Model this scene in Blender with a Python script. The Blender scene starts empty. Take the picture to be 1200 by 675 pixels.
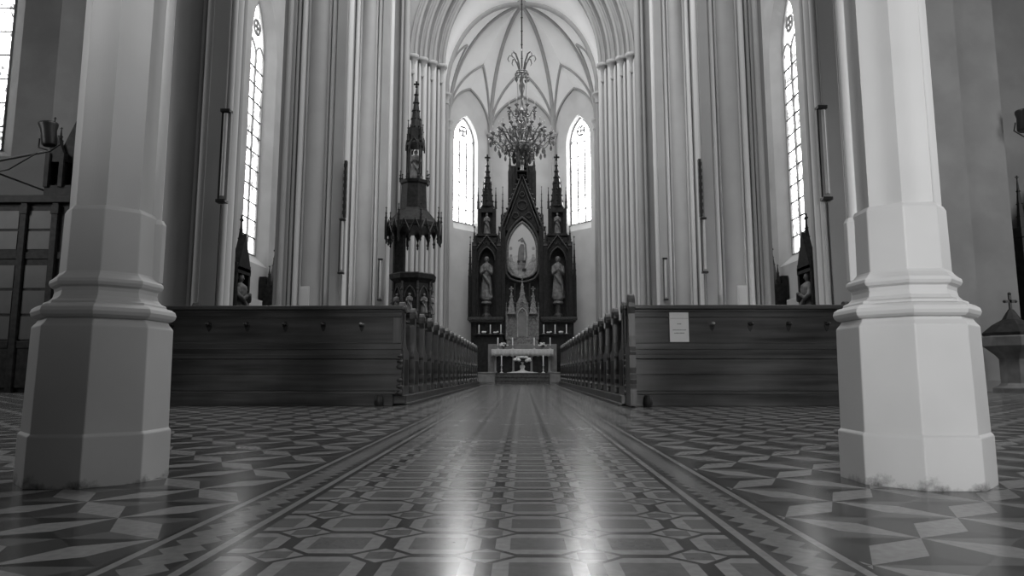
import bpy, bmesh, math, random
from mathutils import Vector, Matrix
random.seed(7)
PI = math.pi
C = bpy.context.scene.collection
sin, cos = math.sin, math.cos

# ------------------------------------------------------------------ materials
def nodes(m):
    m.use_nodes = True
    return m.node_tree.nodes, m.node_tree.links, m.node_tree.nodes['Principled BSDF']

def mat(name, g, rough=.6, var=.12, scale=3.0, bump=.0, spec=.5, metal=0, stretch=(1, 1, 1), stain=0, g2=None):
    """grey procedural material: noise varies the albedo about g"""
    m = bpy.data.materials.new(name)
    N, L, b = nodes(m)
    tc = N.new('ShaderNodeTexCoord'); mp = N.new('ShaderNodeMapping'); mp.inputs['Scale'].default_value = stretch
    L.new(tc.outputs['Object'], mp.inputs['Vector'])
    nz = N.new('ShaderNodeTexNoise'); nz.inputs['Scale'].default_value = scale; nz.inputs['Detail'].default_value = 6
    L.new(mp.outputs[0], nz.inputs['Vector'])
    r = N.new('ShaderNodeValToRGB')
    lo, hi = g * (1 - var), (g2 or g * (1 + var))
    r.color_ramp.elements[0].position = .3; r.color_ramp.elements[1].position = .7
    r.color_ramp.elements[0].color = (lo, lo, lo, 1); r.color_ramp.elements[1].color = (hi, hi, hi, 1)
    L.new(nz.outputs[0], r.inputs[0])
    out = r.outputs[0]
    if stain:
        n2 = N.new('ShaderNodeTexNoise'); n2.inputs['Scale'].default_value = 1.1; n2.inputs['Detail'].default_value = 9
        L.new(tc.outputs['Object'], n2.inputs['Vector'])
        r2 = N.new('ShaderNodeValToRGB'); r2.color_ramp.elements[0].position = .42; r2.color_ramp.elements[1].position = .6
        k = 1 - stain
        r2.color_ramp.elements[0].color = (k, k, k, 1); r2.color_ramp.elements[1].color = (1, 1, 1, 1)
        L.new(n2.outputs[0], r2.inputs[0])
        mx = N.new('ShaderNodeMixRGB'); mx.blend_type = 'MULTIPLY'; mx.inputs[0].default_value = 1
        L.new(out, mx.inputs[1]); L.new(r2.outputs[0], mx.inputs[2]); out = mx.outputs[0]
    L.new(out, b.inputs['Base Color'])
    b.inputs['Roughness'].default_value = rough
    b.inputs['Metallic'].default_value = metal
    b.inputs['Specular IOR Level'].default_value = spec
    if bump:
        bp = N.new('ShaderNodeBump'); bp.inputs['Strength'].default_value = bump; bp.inputs['Distance'].default_value = .01
        L.new(nz.outputs[0], bp.inputs['Height']); L.new(bp.outputs[0], b.inputs['Normal'])
    return m

M = {}
M['plaster'] = mat('plaster_wall', .52, .8, .05, 1.2, .05, .2, stain=.08)
M['plaster_dim'] = mat('plaster_dark_grey', .30, .85, .07, 1.0, .05, .2, stain=.12)  # darker tone of the wall plaster, for the entrance bay
M['vault'] = mat('vault_plaster', .82, .85, .03, 1.0, 0, .2)
M['rib'] = mat('rib_stone', .34, .8, .06, 3, 0, .2)
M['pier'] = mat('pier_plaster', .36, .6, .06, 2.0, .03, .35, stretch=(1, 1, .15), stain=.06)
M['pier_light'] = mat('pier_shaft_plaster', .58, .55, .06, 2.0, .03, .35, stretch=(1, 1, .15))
M['pier_dark'] = mat('pier_shaft_dark_grey', .26, .6, .06, 2.0, .03, .35, stretch=(1, 1, .15))  # darker tone of the pier plaster, also on window frames
M['capital'] = mat('capital_stone', .42, .8, .12, 14, .3, .2)
M['column'] = mat('column_painted_stone', .50, .55, .05, 2.5, .15, .4, stain=.06)
def dirty(m):
    """scuffs and flaked paint with ragged outlines near the foot"""
    N, L = m.node_tree.nodes, m.node_tree.links; b = N['Principled BSDF']
    src = b.inputs['Base Color'].links[0].from_socket
    tc = N.new('ShaderNodeTexCoord'); sp = N.new('ShaderNodeSeparateXYZ'); L.new(tc.outputs['Object'], sp.inputs[0])
    nz = N.new('ShaderNodeTexNoise'); nz.inputs['Scale'].default_value = 7; nz.inputs['Detail'].default_value = 8; nz.inputs['Roughness'].default_value = .7
    L.new(tc.outputs['Object'], nz.inputs['Vector'])
    a = N.new('ShaderNodeMath'); a.operation = 'MULTIPLY_ADD'; L.new(sp.outputs['Z'], a.inputs[0]); a.inputs[1].default_value = 4.0; L.new(nz.outputs[0], a.inputs[2])
    r = N.new('ShaderNodeValToRGB'); e = r.color_ramp.elements; e[0].position = .40; e[0].color = (.22, .22, .22, 1); e[1].position = .58; e[1].color = (1, 1, 1, 1)
    L.new(a.outputs[0], r.inputs[0])
    mx = N.new('ShaderNodeMixRGB'); mx.blend_type = 'MULTIPLY'; mx.inputs[0].default_value = 1
    L.new(src, mx.inputs[1]); L.new(r.outputs[0], mx.inputs[2]); L.new(mx.outputs[0], b.inputs['Base Color'])
dirty(M['column'])
M['wood'] = mat('dark_wood', .038, .36, .6, 2.2, .05, .45, stretch=(.35, 3, 5), g2=.09, stain=.35)
M['wood_v'] = mat('dark_wood_upright', .05, .36, .4, 3.0, .05, .5, stretch=(5, 5, .4), g2=.085)
M['wood_top'] = mat('polished_wood_rail', .06, .25, .3, 3.0, 0, .6, stretch=(.35, 4, 4))
M['carved'] = mat('carved_dark_wood', .012, .5, .5, 9, .3, .25, g2=.026)
M['carved2'] = mat('carved_wood_with_worn_gilding', .026, .5, .6, 22, .4, .35, g2=.075)
M['gilt'] = mat('worn_gilding', .12, .5, .4, 16, .3, .5, g2=.22)
M['statue'] = mat('painted_statue', .12, .6, .4, 7, .2, .4, g2=.24)
M['statue_pale'] = mat('pale_statue', .38, .6, .25, 7, .2, .4)
M['cloth'] = mat('white_linen', .62, .8, .1, 8, .1, .2)
M['lace'] = mat('lace_linen', .50, .85, .3, 40, .3, .2)
M['altar_stone'] = mat('altar_stone', .20, .6, .2, 5, .1, .4)
M['candle'] = mat('candle_wax', .72, .5, .03, 5, 0, .4)
M['brass'] = mat('brass', .35, .3, .2, 5, 0, .6, metal=.8)
M['flower'] = mat('white_petals', .7, .7, .12, 20, .1, .2)
M['leaf'] = mat('green_leaves_in_grey', .06, .6, .3, 12, .1, .3)
M['paper'] = mat('white_paper', .86, .7, .02, 4, 0, .2)
M['ink'] = mat('printed_ink', .25, .8, .05, 4)
M['black'] = mat('black_metal', .02, .4, .2, 4, 0, .5)
M['white_metal'] = mat('white_enamel', .55, .4, .04, 4, 0, .5)
M['carpet'] = mat('altar_carpet', .10, .9, .3, 12, .2, .1)
M['tabernacle'] = mat('tabernacle_stone', .17, .6, .5, 14, .3, .4, g2=.30)
M['pane_dark'] = mat('dim_door_glass', .055, .45, .2, 2, 0, .6)
M['dirt'] = mat('scuffed_base', .10, .8, .4, 9, .2, .2)
M['font'] = mat('font_stone', .17, .6, .25, 4, .1, .3)
M['slab'] = mat('floor_screed', .10, .35, .2, 3, 0, .4)
def tile(name, g):
    m = mat(name, g * .84, .26, .14, 40, .02, .20, stain=.12)
    N, L, b = nodes(m)
    tc = N.new('ShaderNodeTexCoord'); nz = N.new('ShaderNodeTexNoise'); nz.inputs['Scale'].default_value = 2.2; nz.inputs['Detail'].default_value = 5
    L.new(tc.outputs['Object'], nz.inputs['Vector'])
    mr = N.new('ShaderNodeMapRange'); mr.inputs['To Min'].default_value = .16; mr.inputs['To Max'].default_value = .27
    L.new(nz.outputs[0], mr.inputs['Value']); L.new(mr.outputs[0], b.inputs['Roughness'])
    return m
M['t_light'] = tile('tile_light', .26)
M['t_mid'] = tile('tile_mid', .11)
M['t_grey'] = tile('tile_grey', .19)
M['t_dark'] = tile('tile_dark', .05)
M['t_black'] = tile('tile_black', .022)
M['t_cream'] = tile('tile_cream', .27)
M['t_heart'] = tile('tile_heart', .125)

def glass_mat(name, strength, dark, scale=3.0):
    """daylit leaded window: the lit glass gives off light, lead cames stay dark"""
    m = bpy.data.materials.new(name)
    N, L, b = nodes(m)
    tc = N.new('ShaderNodeTexCoord')
    v = N.new('ShaderNodeTexVoronoi'); v.feature = 'DISTANCE_TO_EDGE'; v.inputs['Scale'].default_value = scale
    L.new(tc.outputs['Object'], v.inputs['Vector'])
    r = N.new('ShaderNodeValToRGB'); r.color_ramp.elements[0].position = .01; r.color_ramp.elements[1].position = .05
    r.color_ramp.elements[0].color = (dark, dark, dark, 1); r.color_ramp.elements[1].color = (1, 1, 1, 1)
    L.new(v.outputs['Distance'], r.inputs[0])
    v2 = N.new('ShaderNodeTexNoise'); v2.inputs['Scale'].default_value = scale * 1.3; v2.inputs['Detail'].default_value = 3
    L.new(tc.outputs['Object'], v2.inputs['Vector'])
    r2 = N.new('ShaderNodeValToRGB'); r2.color_ramp.elements[0].position = .36; r2.color_ramp.elements[1].position = .5
    r2.color_ramp.elements[0].color = (dark, dark, dark, 1); r2.color_ramp.elements[1].color = (1, 1, 1, 1)
    L.new(v2.outputs[0], r2.inputs[0])
    mx = N.new('ShaderNodeMixRGB'); mx.blend_type = 'MULTIPLY'; mx.inputs[0].default_value = 1
    L.new(r.outputs[0], mx.inputs[1]); L.new(r2.outputs[0], mx.inputs[2])
    L.new(mx.outputs[0], b.inputs['Emission Color']); b.inputs['Emission Strength'].default_value = strength
    b.inputs['Base Color'].default_value = (.2, .2, .2, 1); b.inputs['Roughness'].default_value = .2
    return m
M['glass_apse'] = glass_mat('daylit_pale_glass', 15.0, .75, 1.6)
M['glass_aisle'] = glass_mat('daylit_figured_glass', 5.0, .12, 3.2)
M['glass_west'] = glass_mat('daylit_patterned_glass', 7.0, .05, 5.0)

def crystal():
    m = bpy.data.materials.new('cut_crystal'); N, L, b = nodes(m)
    b.inputs['Base Color'].default_value = (.28, .28, .28, 1); b.inputs['Roughness'].default_value = .08
    b.inputs['Transmission Weight'].default_value = .5; b.inputs['IOR'].default_value = 1.5
    nz = N.new('ShaderNodeTexNoise'); nz.inputs['Scale'].default_value = 30
    bp = N.new('ShaderNodeBump'); bp.inputs['Strength'].default_value = .4
    L.new(nz.outputs[0], bp.inputs['Height']); L.new(bp.outputs[0], b.inputs['Normal'])
    return m
M['crystal'] = crystal()

def painting_mat():
    m = bpy.data.materials.new('altar_painting'); N, L, b = nodes(m)
    tc = N.new('ShaderNodeTexCoord'); nz = N.new('ShaderNodeTexNoise'); nz.inputs['Scale'].default_value = 4; nz.inputs['Detail'].default_value = 5
    L.new(tc.outputs['Object'], nz.inputs['Vector'])
    sep = N.new('ShaderNodeSeparateXYZ'); L.new(tc.outputs['Object'], sep.inputs[0])
    mr = N.new('ShaderNodeMapRange'); mr.inputs['From Min'].default_value = .3; mr.inputs['From Max'].default_value = 1.5
    L.new(sep.outputs['Z'], mr.inputs['Value'])
    ad = N.new('ShaderNodeMath'); ad.operation = 'MULTIPLY_ADD'; L.new(nz.outputs[0], ad.inputs[0]); ad.inputs[1].default_value = 1.1; L.new(mr.outputs[0], ad.inputs[2])
    r = N.new('ShaderNodeValToRGB'); e = r.color_ramp.elements
    e[0].position = .38; e[0].color = (.10, .10, .10, 1); e[1].position = .75; e[1].color = (.36, .36, .36, 1)
    x = e.new(1.2); x.color = (.55, .55, .55, 1)
    L.new(ad.outputs[0], r.inputs[0]); L.new(r.outputs[0], b.inputs['Base Color']); b.inputs['Roughness'].default_value = .5
    return m
M['painting'] = painting_mat()

# ------------------------------------------------------------------ mesh helpers
class MB:
    def __init__(s): s.v, s.f, s.m, s.sm = [], [], [], []
    def add(s, vs, fs, mi=0, smooth=False):
        o = len(s.v); s.v += [tuple(p) for p in vs]
        for f in fs: s.f.append([o + i for i in f]); s.m.append(mi); s.sm.append(smooth)
    def box(s, x0, x1, y0, y1, z0, z1, mi=0):
        v = [(x, y, z) for z in (z0, z1) for y in (y0, y1) for x in (x0, x1)]
        s.add(v, [(0, 2, 3, 1), (4, 5, 7, 6), (0, 1, 5, 4), (2, 6, 7, 3), (0, 4, 6, 2), (1, 3, 7, 5)], mi)
    def prism(s, poly, a, b, axis='y', mi=0, smooth=False):
        """poly: 2-D outline in the plane across the axis, extruded from a to b"""
        if axis == 'y': f = lambda p, t: (p[0], t, p[1])
        elif axis == 'x': f = lambda p, t: (t, p[0], p[1])
        else: f = lambda p, t: (p[0], p[1], t)
        n = len(poly)
        v = [f(p, a) for p in poly] + [f(p, b) for p in poly]
        s.add(v, [tuple(range(n)), tuple(range(n, 2 * n))], mi)
        s.add(v, [(i, (i + 1) % n, n + (i + 1) % n, n + i) for i in range(n)], mi, smooth)
    def tube(s, path, r, n=8, mi=0, up=None, flat=1.0):
        path = [Vector(p) for p in path]; rs = r if isinstance(r, (list, tuple)) else [r] * len(path)
        vs = []
        ref = Vector(up) if up else None
        prev = None
        for i, p in enumerate(path):
            t = (path[min(i + 1, len(path) - 1)] - path[max(i - 1, 0)]).normalized()
            if prev is None:
                a = ref if ref else (Vector((0, 0, 1)) if abs(t.z) < .9 else Vector((1, 0, 0)))
            else: a = prev
            u = (a - t * a.dot(t)); u = u.normalized() if u.length > 1e-6 else Vector((1, 0, 0)); w = t.cross(u); prev = u
            for k in range(n):
                an = 2 * PI * k / n
                vs.append(p + u * (cos(an) * rs[i]) + w * (sin(an) * rs[i] * flat))
        fs = [(i * n + k, i * n + (k + 1) % n, (i + 1) * n + (k + 1) % n, (i + 1) * n + k) for i in range(len(path) - 1) for k in range(n)]
        s.add(vs, fs, mi, True)
        s.add(vs, [tuple(range(n)), tuple(range((len(path) - 1) * n, len(path) * n))], mi)
    def lathe(s, prof, n=16, c=(0, 0, 0), rot=0, mi=0, smooth=True, mod=None, sx=1, sy=1):
        vs = []
        for (r, z) in prof:
            for k in range(n):
                a = rot + 2 * PI * k / n; rr = r * (mod(a, z) if mod else 1)
                vs.append((c[0] + rr * cos(a) * sx, c[1] + rr * sin(a) * sy, c[2] + z))
        fs = [(i * n + k, i * n + (k + 1) % n, (i + 1) * n + (k + 1) % n, (i + 1) * n + k) for i in range(len(prof) - 1) for k in range(n)]
        s.add(vs, fs, mi, smooth)
        s.add(vs, [tuple(range(n)), tuple(range((len(prof) - 1) * n, len(prof) * n))], mi)
    def ball(s, c, r, mi=0, n=10, sz=1, sx=1, sy=1):
        pr = [(max(r * sin(PI * i / 8), .0005), -r * cos(PI * i / 8) * sz) for i in range(9)]
        s.lathe(pr, n, c, mi=mi, sx=sx, sy=sy)
    def spire(s, x, y, z0, z1, r, mi=0, n=4, rot=PI / 4, crocket=True, fin=True):
        """tapering gothic spire with crockets up its arrises and a cross-like finial"""
        s.lathe([(r * 1.15, z0), (r * 1.15, z0 + .04), (r, z0 + .06), (.012, z1 - r * .9)], n, (x, y, 0), rot, mi, False)
        if crocket:
            k = max(3, int((z1 - z0) / (.28)))
            for i in range(1, k):
                t = i / k; rr = r * (1 - t) + .01
                for q in range(n):
                    a = rot + 2 * PI * q / n
                    s.ball((x + cos(a) * rr, y + sin(a) * rr, z0 + (z1 - r * .9 - z0) * t), max(.018, r * .17), mi, 6)
        if fin:
            zz = z1 - r * .9; k = max(.03, r * .45)
            s.ball((x, y, zz), k * .5, mi, 6)
            s.box(x - k, x + k, y - k * .3, y + k * .3, zz + k * .7, zz + k * 1.2, mi)
            s.box(x - k * .3, x + k * .3, y - k * .3, y + k * .3, zz, zz + k * 2, mi)
    def build(s, name, mats, parent=None, bevel=0, loc=None):
        me = bpy.data.meshes.new(name); me.from_pydata(s.v, [], s.f)
        for m in (mats if isinstance(mats, (list, tuple)) else [mats]): me.materials.append(M[m] if isinstance(m, str) else m)
        me.polygons.foreach_set('material_index', s.m); me.polygons.foreach_set('use_smooth', s.sm)
        bm = bmesh.new(); bm.from_mesh(me); bmesh.ops.recalc_face_normals(bm, faces=bm.faces); bm.to_mesh(me); bm.free()
        me.update()
        o = bpy.data.objects.new(name, me); C.objects.link(o)
        if parent: o.parent = parent
        if loc: o.location = loc
        if bevel:
            b = o.modifiers.new('edge', 'BEVEL'); b.width = bevel; b.segments = 2; b.limit_method = 'ANGLE'
        return o

def tag(o, label=None, cat=None, group=None, kind=None):
    if label: o['label'] = label
    if cat: o['category'] = cat
    if group: o['group'] = group
    if kind: o['kind'] = kind
    return o
def thing(name, loc, label, cat, group=None, kind=None, rz=0):
    o = bpy.data.objects.new(name, None); o.empty_display_size = .1; C.objects.link(o); o.location = loc; o.rotation_euler.z = rz
    return tag(o, label, cat, group, kind)
def dup(root, loc=None, rz=None, label=None, group=None):
    r = root.copy(); C.objects.link(r)
    if loc is not None: r.location = loc
    if rz is not None: r.rotation_euler.z = rz
    if label: r['label'] = label
    if group: r['group'] = group
    for ch in list(root.children):
        c = ch.copy(); C.objects.link(c); c.parent = r
        for g in list(ch.children):
            d = g.copy(); C.objects.link(d); d.parent = c
    return r
def arc_pts(hw, zs, za, n=8):
    """pointed arch from (-hw,zs) over apex (0,za) to (hw,zs)"""
    h = za - zs; R = (hw * hw + h * h) / (2 * hw); cx = R - hw
    th = math.atan2(h, cx) if R > hw else PI / 2
    L_ = []
    for i in range(n + 1):
        a = th * i / n
        L_.append((-(R * cos(a) - cx), zs + R * sin(a)))
    return L_ + [(-x, z) for x, z in L_[-2::-1]]
def lancet(hw, zb, zs, za, n=8):
    return [(-hw, zb)] + arc_pts(hw, zs, za, n) + [(hw, zb)]

# ------------------------------------------------------------------ floor
X0 = -.085
def clip(poly, ax, lim, keep_less):
    out = []
    for i in range(len(poly)):
        a, b = poly[i], poly[(i + 1) % len(poly)]
        ia = (a[ax] <= lim) == keep_less or a[ax] == lim; ib = (b[ax] <= lim) == keep_less or b[ax] == lim
        if ia: out.append(a)
        if ia != ib:
            t = (lim - a[ax]) / (b[ax] - a[ax]); out.append(tuple(a[k] + (b[k] - a[k]) * t for k in range(2)))
    return out
fl = MB()
FM = ['t_light', 't_mid', 't_grey', 't_dark', 't_black', 'slab', 't_cream', 't_heart']
def fpoly(p, mi, z=0, box=None):
    if box:
        x0, x1, y0, y1 = box
        if max(q[0] for q in p) < x0 or min(q[0] for q in p) > x1 or max(q[1] for q in p) < y0 or min(q[1] for q in p) > y1: return
        for ax, lim, kl in ((0, x0, False), (0, x1, True), (1, y0, False), (1, y1, True)):
            p = clip(p, ax, lim, kl)
            if len(p) < 3: return
    fl.add([(q[0], q[1], z) for q in p], [tuple(range(len(p)))], mi)
fl.box(-17.1, 17.1, -8, 33, -.3, -.003, 5)
# side fields: eight-pointed stars of pale rhombs with dark and mid triangles between them
def star_field(box, nx, ny, p=.25):
    x0, x1, y0, y1 = box
    i0, i1 = int((x0 - nx) / p) - 2, int((x1 - nx) / p) + 2
    j0, j1 = int((y0 - ny) / p) - 2, int((y1 - ny) / p) + 2
    k = .37
    for i in range(i0, i1):
        for j in range(j0, j1):
            if (i + j) % 2: continue
            n = Vector((nx + i * p, ny + j * p))                       # a node; the cell to its east is bounded by four nodes
            c = n + Vector((p, 0)); W, S, E_, N_ = n, c + Vector((0, -p)), c + Vector((p, 0)), c + Vector((0, p))
            for a, b in ((W, N_), (W, S)):                             # each pale rhomb drawn once
                d = b - a; m = (a + b) / 2; q = Vector((-d.y, d.x)) * k / 2
                fpoly([tuple(a), tuple(m + q), tuple(b), tuple(m - q)], 0, 0, box)
            cs = [W, S, E_, N_]
            for t in range(4):
                a, b = cs[t], cs[(t + 1) % 4]; d = b - a; m = (a + b) / 2; q = Vector((-d.y, d.x)) * k / 2
                if (m + q - c).length > (m - q - c).length: q = -q
                fpoly([tuple(c), tuple(a), tuple(m + q)], 3 if t % 2 else 1, 0, box)
                fpoly([tuple(c), tuple(m + q), tuple(b)], 4 if t % 2 else 3, 0, box)
OB = .84
star_field((X0 + OB, 14.5, -.6, 9.0), 1.02, 1.82)
star_field((-14.5, X0 - OB, -.6, 9.0), -1.18, 2.03)
star_field((4.4, 14.5, 9.0, 20), 1.02, 1.82)
star_field((-14.5, -4.9, 9.0, 20), -1.18, 2.03)
star_field((X0 + OB, 1.36, 9.0, 25.6), 1.02, 1.82)
star_field((-1.53, X0 - OB, 9.0, 25.6), -1.18, 2.03)
# border bands
for s in (-1, 1):
    def bx(a, b, mi):
        xa, xb = sorted((X0 + s * a, X0 + s * b)); fpoly([(xa, -.6), (xb, -.6), (xb, 25.6), (xa, 25.6)], mi)
    bx(.612, .634, 4); bx(.634, .658, 0); bx(.658, .672, 3); bx(.790, .803, 3); bx(.803, .826, 0); bx(.826, OB, 4)
    y = -.6; T = .086
    while y < 25.6:
        a0, a1, m0, m1 = .672, .790, .708, .754
        P = lambda a, yy: (X0 + s * a, yy)
        fpoly([P(m0, y), P(m1, y), P(m1, y + T), P(m0, y + T)], 2)
        fpoly([P(a0, y), P(m0, y), P(a0, y + T * .5)], 4); fpoly([P(m0, y), P(m0, y + T), P(a0, y + T * .5)], 2)
        fpoly([P(a0, y + T), P(m0, y + T), P(a0, y + T * .5)], 4)
        fpoly([P(a1, y), P(m1, y), P(a1, y + T * .5)], 3); fpoly([P(m1, y), P(m1, y + T), P(a1, y + T * .5)], 2)
        fpoly([P(a1, y + T), P(m1, y + T), P(a1, y + T * .5)], 3)
        y += T
# centre lane: octagons with a dark heart
px_, py_ = .245, .226
lane = (X0 - .612, X0 + .612, -.6, 25.6)
def octo(cx, cy, hx, hy, k): return [(cx - hx, cy - hy * k), (cx - hx * k, cy - hy), (cx + hx * k, cy - hy), (cx + hx, cy - hy * k), (cx + hx, cy + hy * k), (cx + hx * k, cy + hy), (cx - hx * k, cy + hy), (cx - hx, cy + hy * k)]
def ring_f(A, B, mi):
    n = len(A)
    for i in range(n): fpoly([A[i], A[(i + 1) % n], B[(i + 1) % n], B[i]], mi, 0, lane)
for j in range(-10, 107):
    cy = 1.748 + j * py_
    for i in range(-3, 3):
        cx = X0 + (i + .5) * px_; hx, hy = px_ / 2, py_ / 2
        O1 = octo(cx, cy, hx, hy, .46); O2 = octo(cx, cy, hx * .85, hy * .87, .50)
        a, c = .068, .058
        SQ = [(cx - a, cy - c), (cx - a, cy - c), (cx + a, cy - c), (cx + a, cy - c), (cx + a, cy + c), (cx + a, cy + c), (cx - a, cy + c), (cx - a, cy + c)]
        ring_f(O1, O2, 4)
        for q in range(8):
            p4 = [O2[q], O2[(q + 1) % 8], SQ[(q + 1) % 8], SQ[q]]
            if p4[2] == p4[3]: p4 = p4[:3]
            fpoly(p4, 6, 0, lane)
        fpoly([(cx - a, cy - c), (cx + a, cy - c), (cx + a, cy + c), (cx - a, cy + c)], 7, 0, lane)
        lx, ly = hx * .54, hy * .54
        for a in (-1, 1):
            for b in (-1, 1):
                x, y = cx + a * hx, cy + b * hy; mx_, my_ = x - a * lx / 2, y - b * ly / 2
                fpoly([(x, y), (mx_, y), (mx_, my_), (x, my_)], 7, 0, lane)
                fpoly([(mx_, y), (x - a * lx, y), (mx_, my_)], 6, 0, lane); fpoly([(x, my_), (mx_, my_), (x, y - b * ly)], 6, 0, lane)
tag(fl.build('floor', FM), 'patterned cement tile floor with octagon lane and star fields', kind='structure')

# ------------------------------------------------------------------ foreground columns
def column(cx, cy, label):
    t = thing('stone_column', (cx, cy, 0), label, 'column', 'octagonal columns at the head of the aisle')
    c8 = 1 / cos(PI / 8); R = PI / 8
    def oct(prof, nm, m='column', sm=False, bev=.004):
        b = MB(); b.lathe([(r * c8, z) for r, z in prof], 8, rot=R, smooth=sm); return b.build(nm, m, t, bev)
    oct([(.250, 0), (.250, .185), (.241, .195)], 'footing')
    oct([(.241, .195), (.236, .600), (.222, .618), (.216, .63)], 'plinth')
    oct([(.216, .63), (.230, .634), (.240, .643), (.2445, .657), (.240, .672), (.226, .683), (.208, .688), (.206, .698), (.189, .706), (.177, .720), (.173, .74),
         (.175, .755), (.187, .763), (.193, .775), (.191, .788), (.181, .797), (.169, .810), (.163, .82)], 'base_moulding', bev=.002)
    oct([(.163, .82), (.160, 1.068), (.152, 1.085)], 'pedestal')
    b = MB(); n = 96; pts = []                                          # shaft: soft concave faces between sharp arrises
    for k in range(n):
        a = 2 * PI * k / n; q = ((a - PI / 8) % (PI / 4)) / (PI / 4)
        r = .146 / cos((q - .5) * PI / 4) - .008 * sin(PI * q)
        pts.append((r * cos(a), r * sin(a)))
    vs = [(x, y, 1.0) for x, y in pts] + [(x, y, 6.5) for x, y in pts]
    b.add(vs, [(i, (i + 1) % n, n + (i + 1) % n, n + i) for i in range(n)], 0, False)
    b.add(vs, [tuple(range(n)), tuple(range(n, 2 * n))])
    b.build('shaft', 'column', t)
    sgn = -1 if cx > 0 else 1
    for (ax, ay) in ((sgn * .98, .50), (-sgn * .2, 1.1), (-sgn * .98, .50)):
        b = MB(); b.tube([(ax * .142, ay * .142, .80), (ax * .140, ay * .140, 6.5)], .028, 12)
        b.build('colonnette', 'column', t)
        b = MB(); b.lathe([(.040, .8), (.040, 1.05), (.030, 1.07)], 8, (ax * .148, ay * .148, 0), R, smooth=False)
        b.build('colonnette_foot', 'column', t, .003)
    return t
column(-1.722, 2.77, 'grey octagonal column in shade, on the side of the dark glazed vestibule')
column(1.552, 2.77, 'brightly lit white octagonal column, on the side of the font')

# ------------------------------------------------------------------ nave piers
PW = {}
def pier(s, y0, label):
    """u runs outward from the inner face, v away from the camera"""
    t = thing('clustered_pier', (s * 4.6, y0, 0), label, 'pier', 'nave piers', )
    H = 17.79
    u = lambda a: s * a
    def rect(nm, u0, u1, v0, v1, m='pier'):
        b = MB(); b.box(*sorted((u(u0), u(u1))), v0, v1, 0, H); return b.build(nm, m, t, .015)
    rect('core', .14, 1.88, .28, .60, 'pier')
    rect('fillet', .12, .40, .0, .30, 'pier')
    rect('fillet', 1.56, 1.90, .14, .34, 'pier_dark')
    def shaft(a, v, r, m='pier_light', n=20):
        b = MB(); b.lathe([(r * 1.25, 0), (r * 1.25, .8), (r * 1.12, .9), (r, 1.0), (r, H)], n, (u(a), v, 0)); return b.build('shaft', m, t)
    shaft(.50, .17, .075); shaft(.92, .32, .28, 'pier', 28); shaft(1.34, .21, .075); shaft(1.22, .26, .05)
    shaft(1.50, .20, .045, 'pier_dark'); shaft(1.72, .13, .07, 'pier'); shaft(.66, .24, .045)
    shaft(.09, .08, .05); shaft(.13, .27, .10); shaft(.12, .46, .055, 'pier'); shaft(.16, .60, .05, 'pier')
    return t
for s, w in ((-1, 'pulpit side'), (1, 'notice side')):
    pier(s, 10.3, f'clustered pier of tall plaster shafts just behind the front pew panel, {w}')
    pier(s, 17.3, f'second clustered pier from the entrance, halfway along the pews, {w}')
    pier(s, 23.3 - .3, f'clustered pier of slim shafts nearest the chancel arch, {w}')

# ------------------------------------------------------------------ walls with lancet windows
def wall_open(name, P, Q, z1, ops, m='plaster', label=None, thick=.55, inward=None, z0=0, k=.74):
    """wall from P to Q (plan points); ops = [(u_centre, half_width, sill, spring, apex)]; splayed reveals"""
    P, Q = Vector((P[0], P[1], 0)), Vector((Q[0], Q[1], 0)); d = Q - P; Ln = d.length; d.normalize()
    nrm = Vector((-d.y, d.x, 0));
    if inward is not None and nrm.dot(Vector((inward[0], inward[1], 0)) - P) > 0: nrm = -nrm      # nrm points outward
    W = lambda a, z, k=0: tuple(P + d * a + nrm * k + Vector((0, 0, z)))
    b = MB(); cur = 0
    for (uc, hw, zb, zs, za) in ops:
        b.add([W(cur, z0), W(uc - hw, z0), W(uc - hw, z1), W(cur, z1)], [(0, 1, 2, 3)])
        b.add([W(uc - hw, z0), W(uc + hw, z0), W(uc + hw, zb), W(uc - hw, zb)], [(0, 1, 2, 3)])
        ar = arc_pts(hw, zs, za, 10)
        b.add([W(uc - hw, zb), W(uc - hw, zs)], [])
        for (x0, q0), (x1, q1) in zip(ar, ar[1:]): b.add([W(uc + x0, q0), W(uc + x1, q1), W(uc + x1, z1), W(uc + x0, z1)], [(0, 1, 2, 3)])
        out = [(-hw, zb)] + arc_pts(hw, zs, za, 10) + [(hw, zb)]
        inn = [(-hw * k, zb + .35)] + arc_pts(hw * k, zs, za - (hw * (1 - k)) * 1.2, 10) + [(hw * k, zb + .35)]
        A = [W(uc + x, z) for x, z in out]; B = [W(uc + x, z, thick) for x, z in inn]; n = len(A)
        b.add(A + B, [(i, (i + 1) % n, n + (i + 1) % n, n + i) for i in range(n)])
        cur = uc + hw
    b.add([W(cur, z0), W(Ln, z0), W(Ln, z1), W(cur, z1)], [(0, 1, 2, 3)])
    # outer skin gives the wall its depth
    if not ops: b.add([W(0, z0, thick), W(Ln, z0, thick), W(Ln, z1, thick), W(0, z1, thick)], [(0, 1, 2, 3)])
    o = b.build(name, m); tag(o, label, kind='structure')
    return W
NW = [0]
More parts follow.
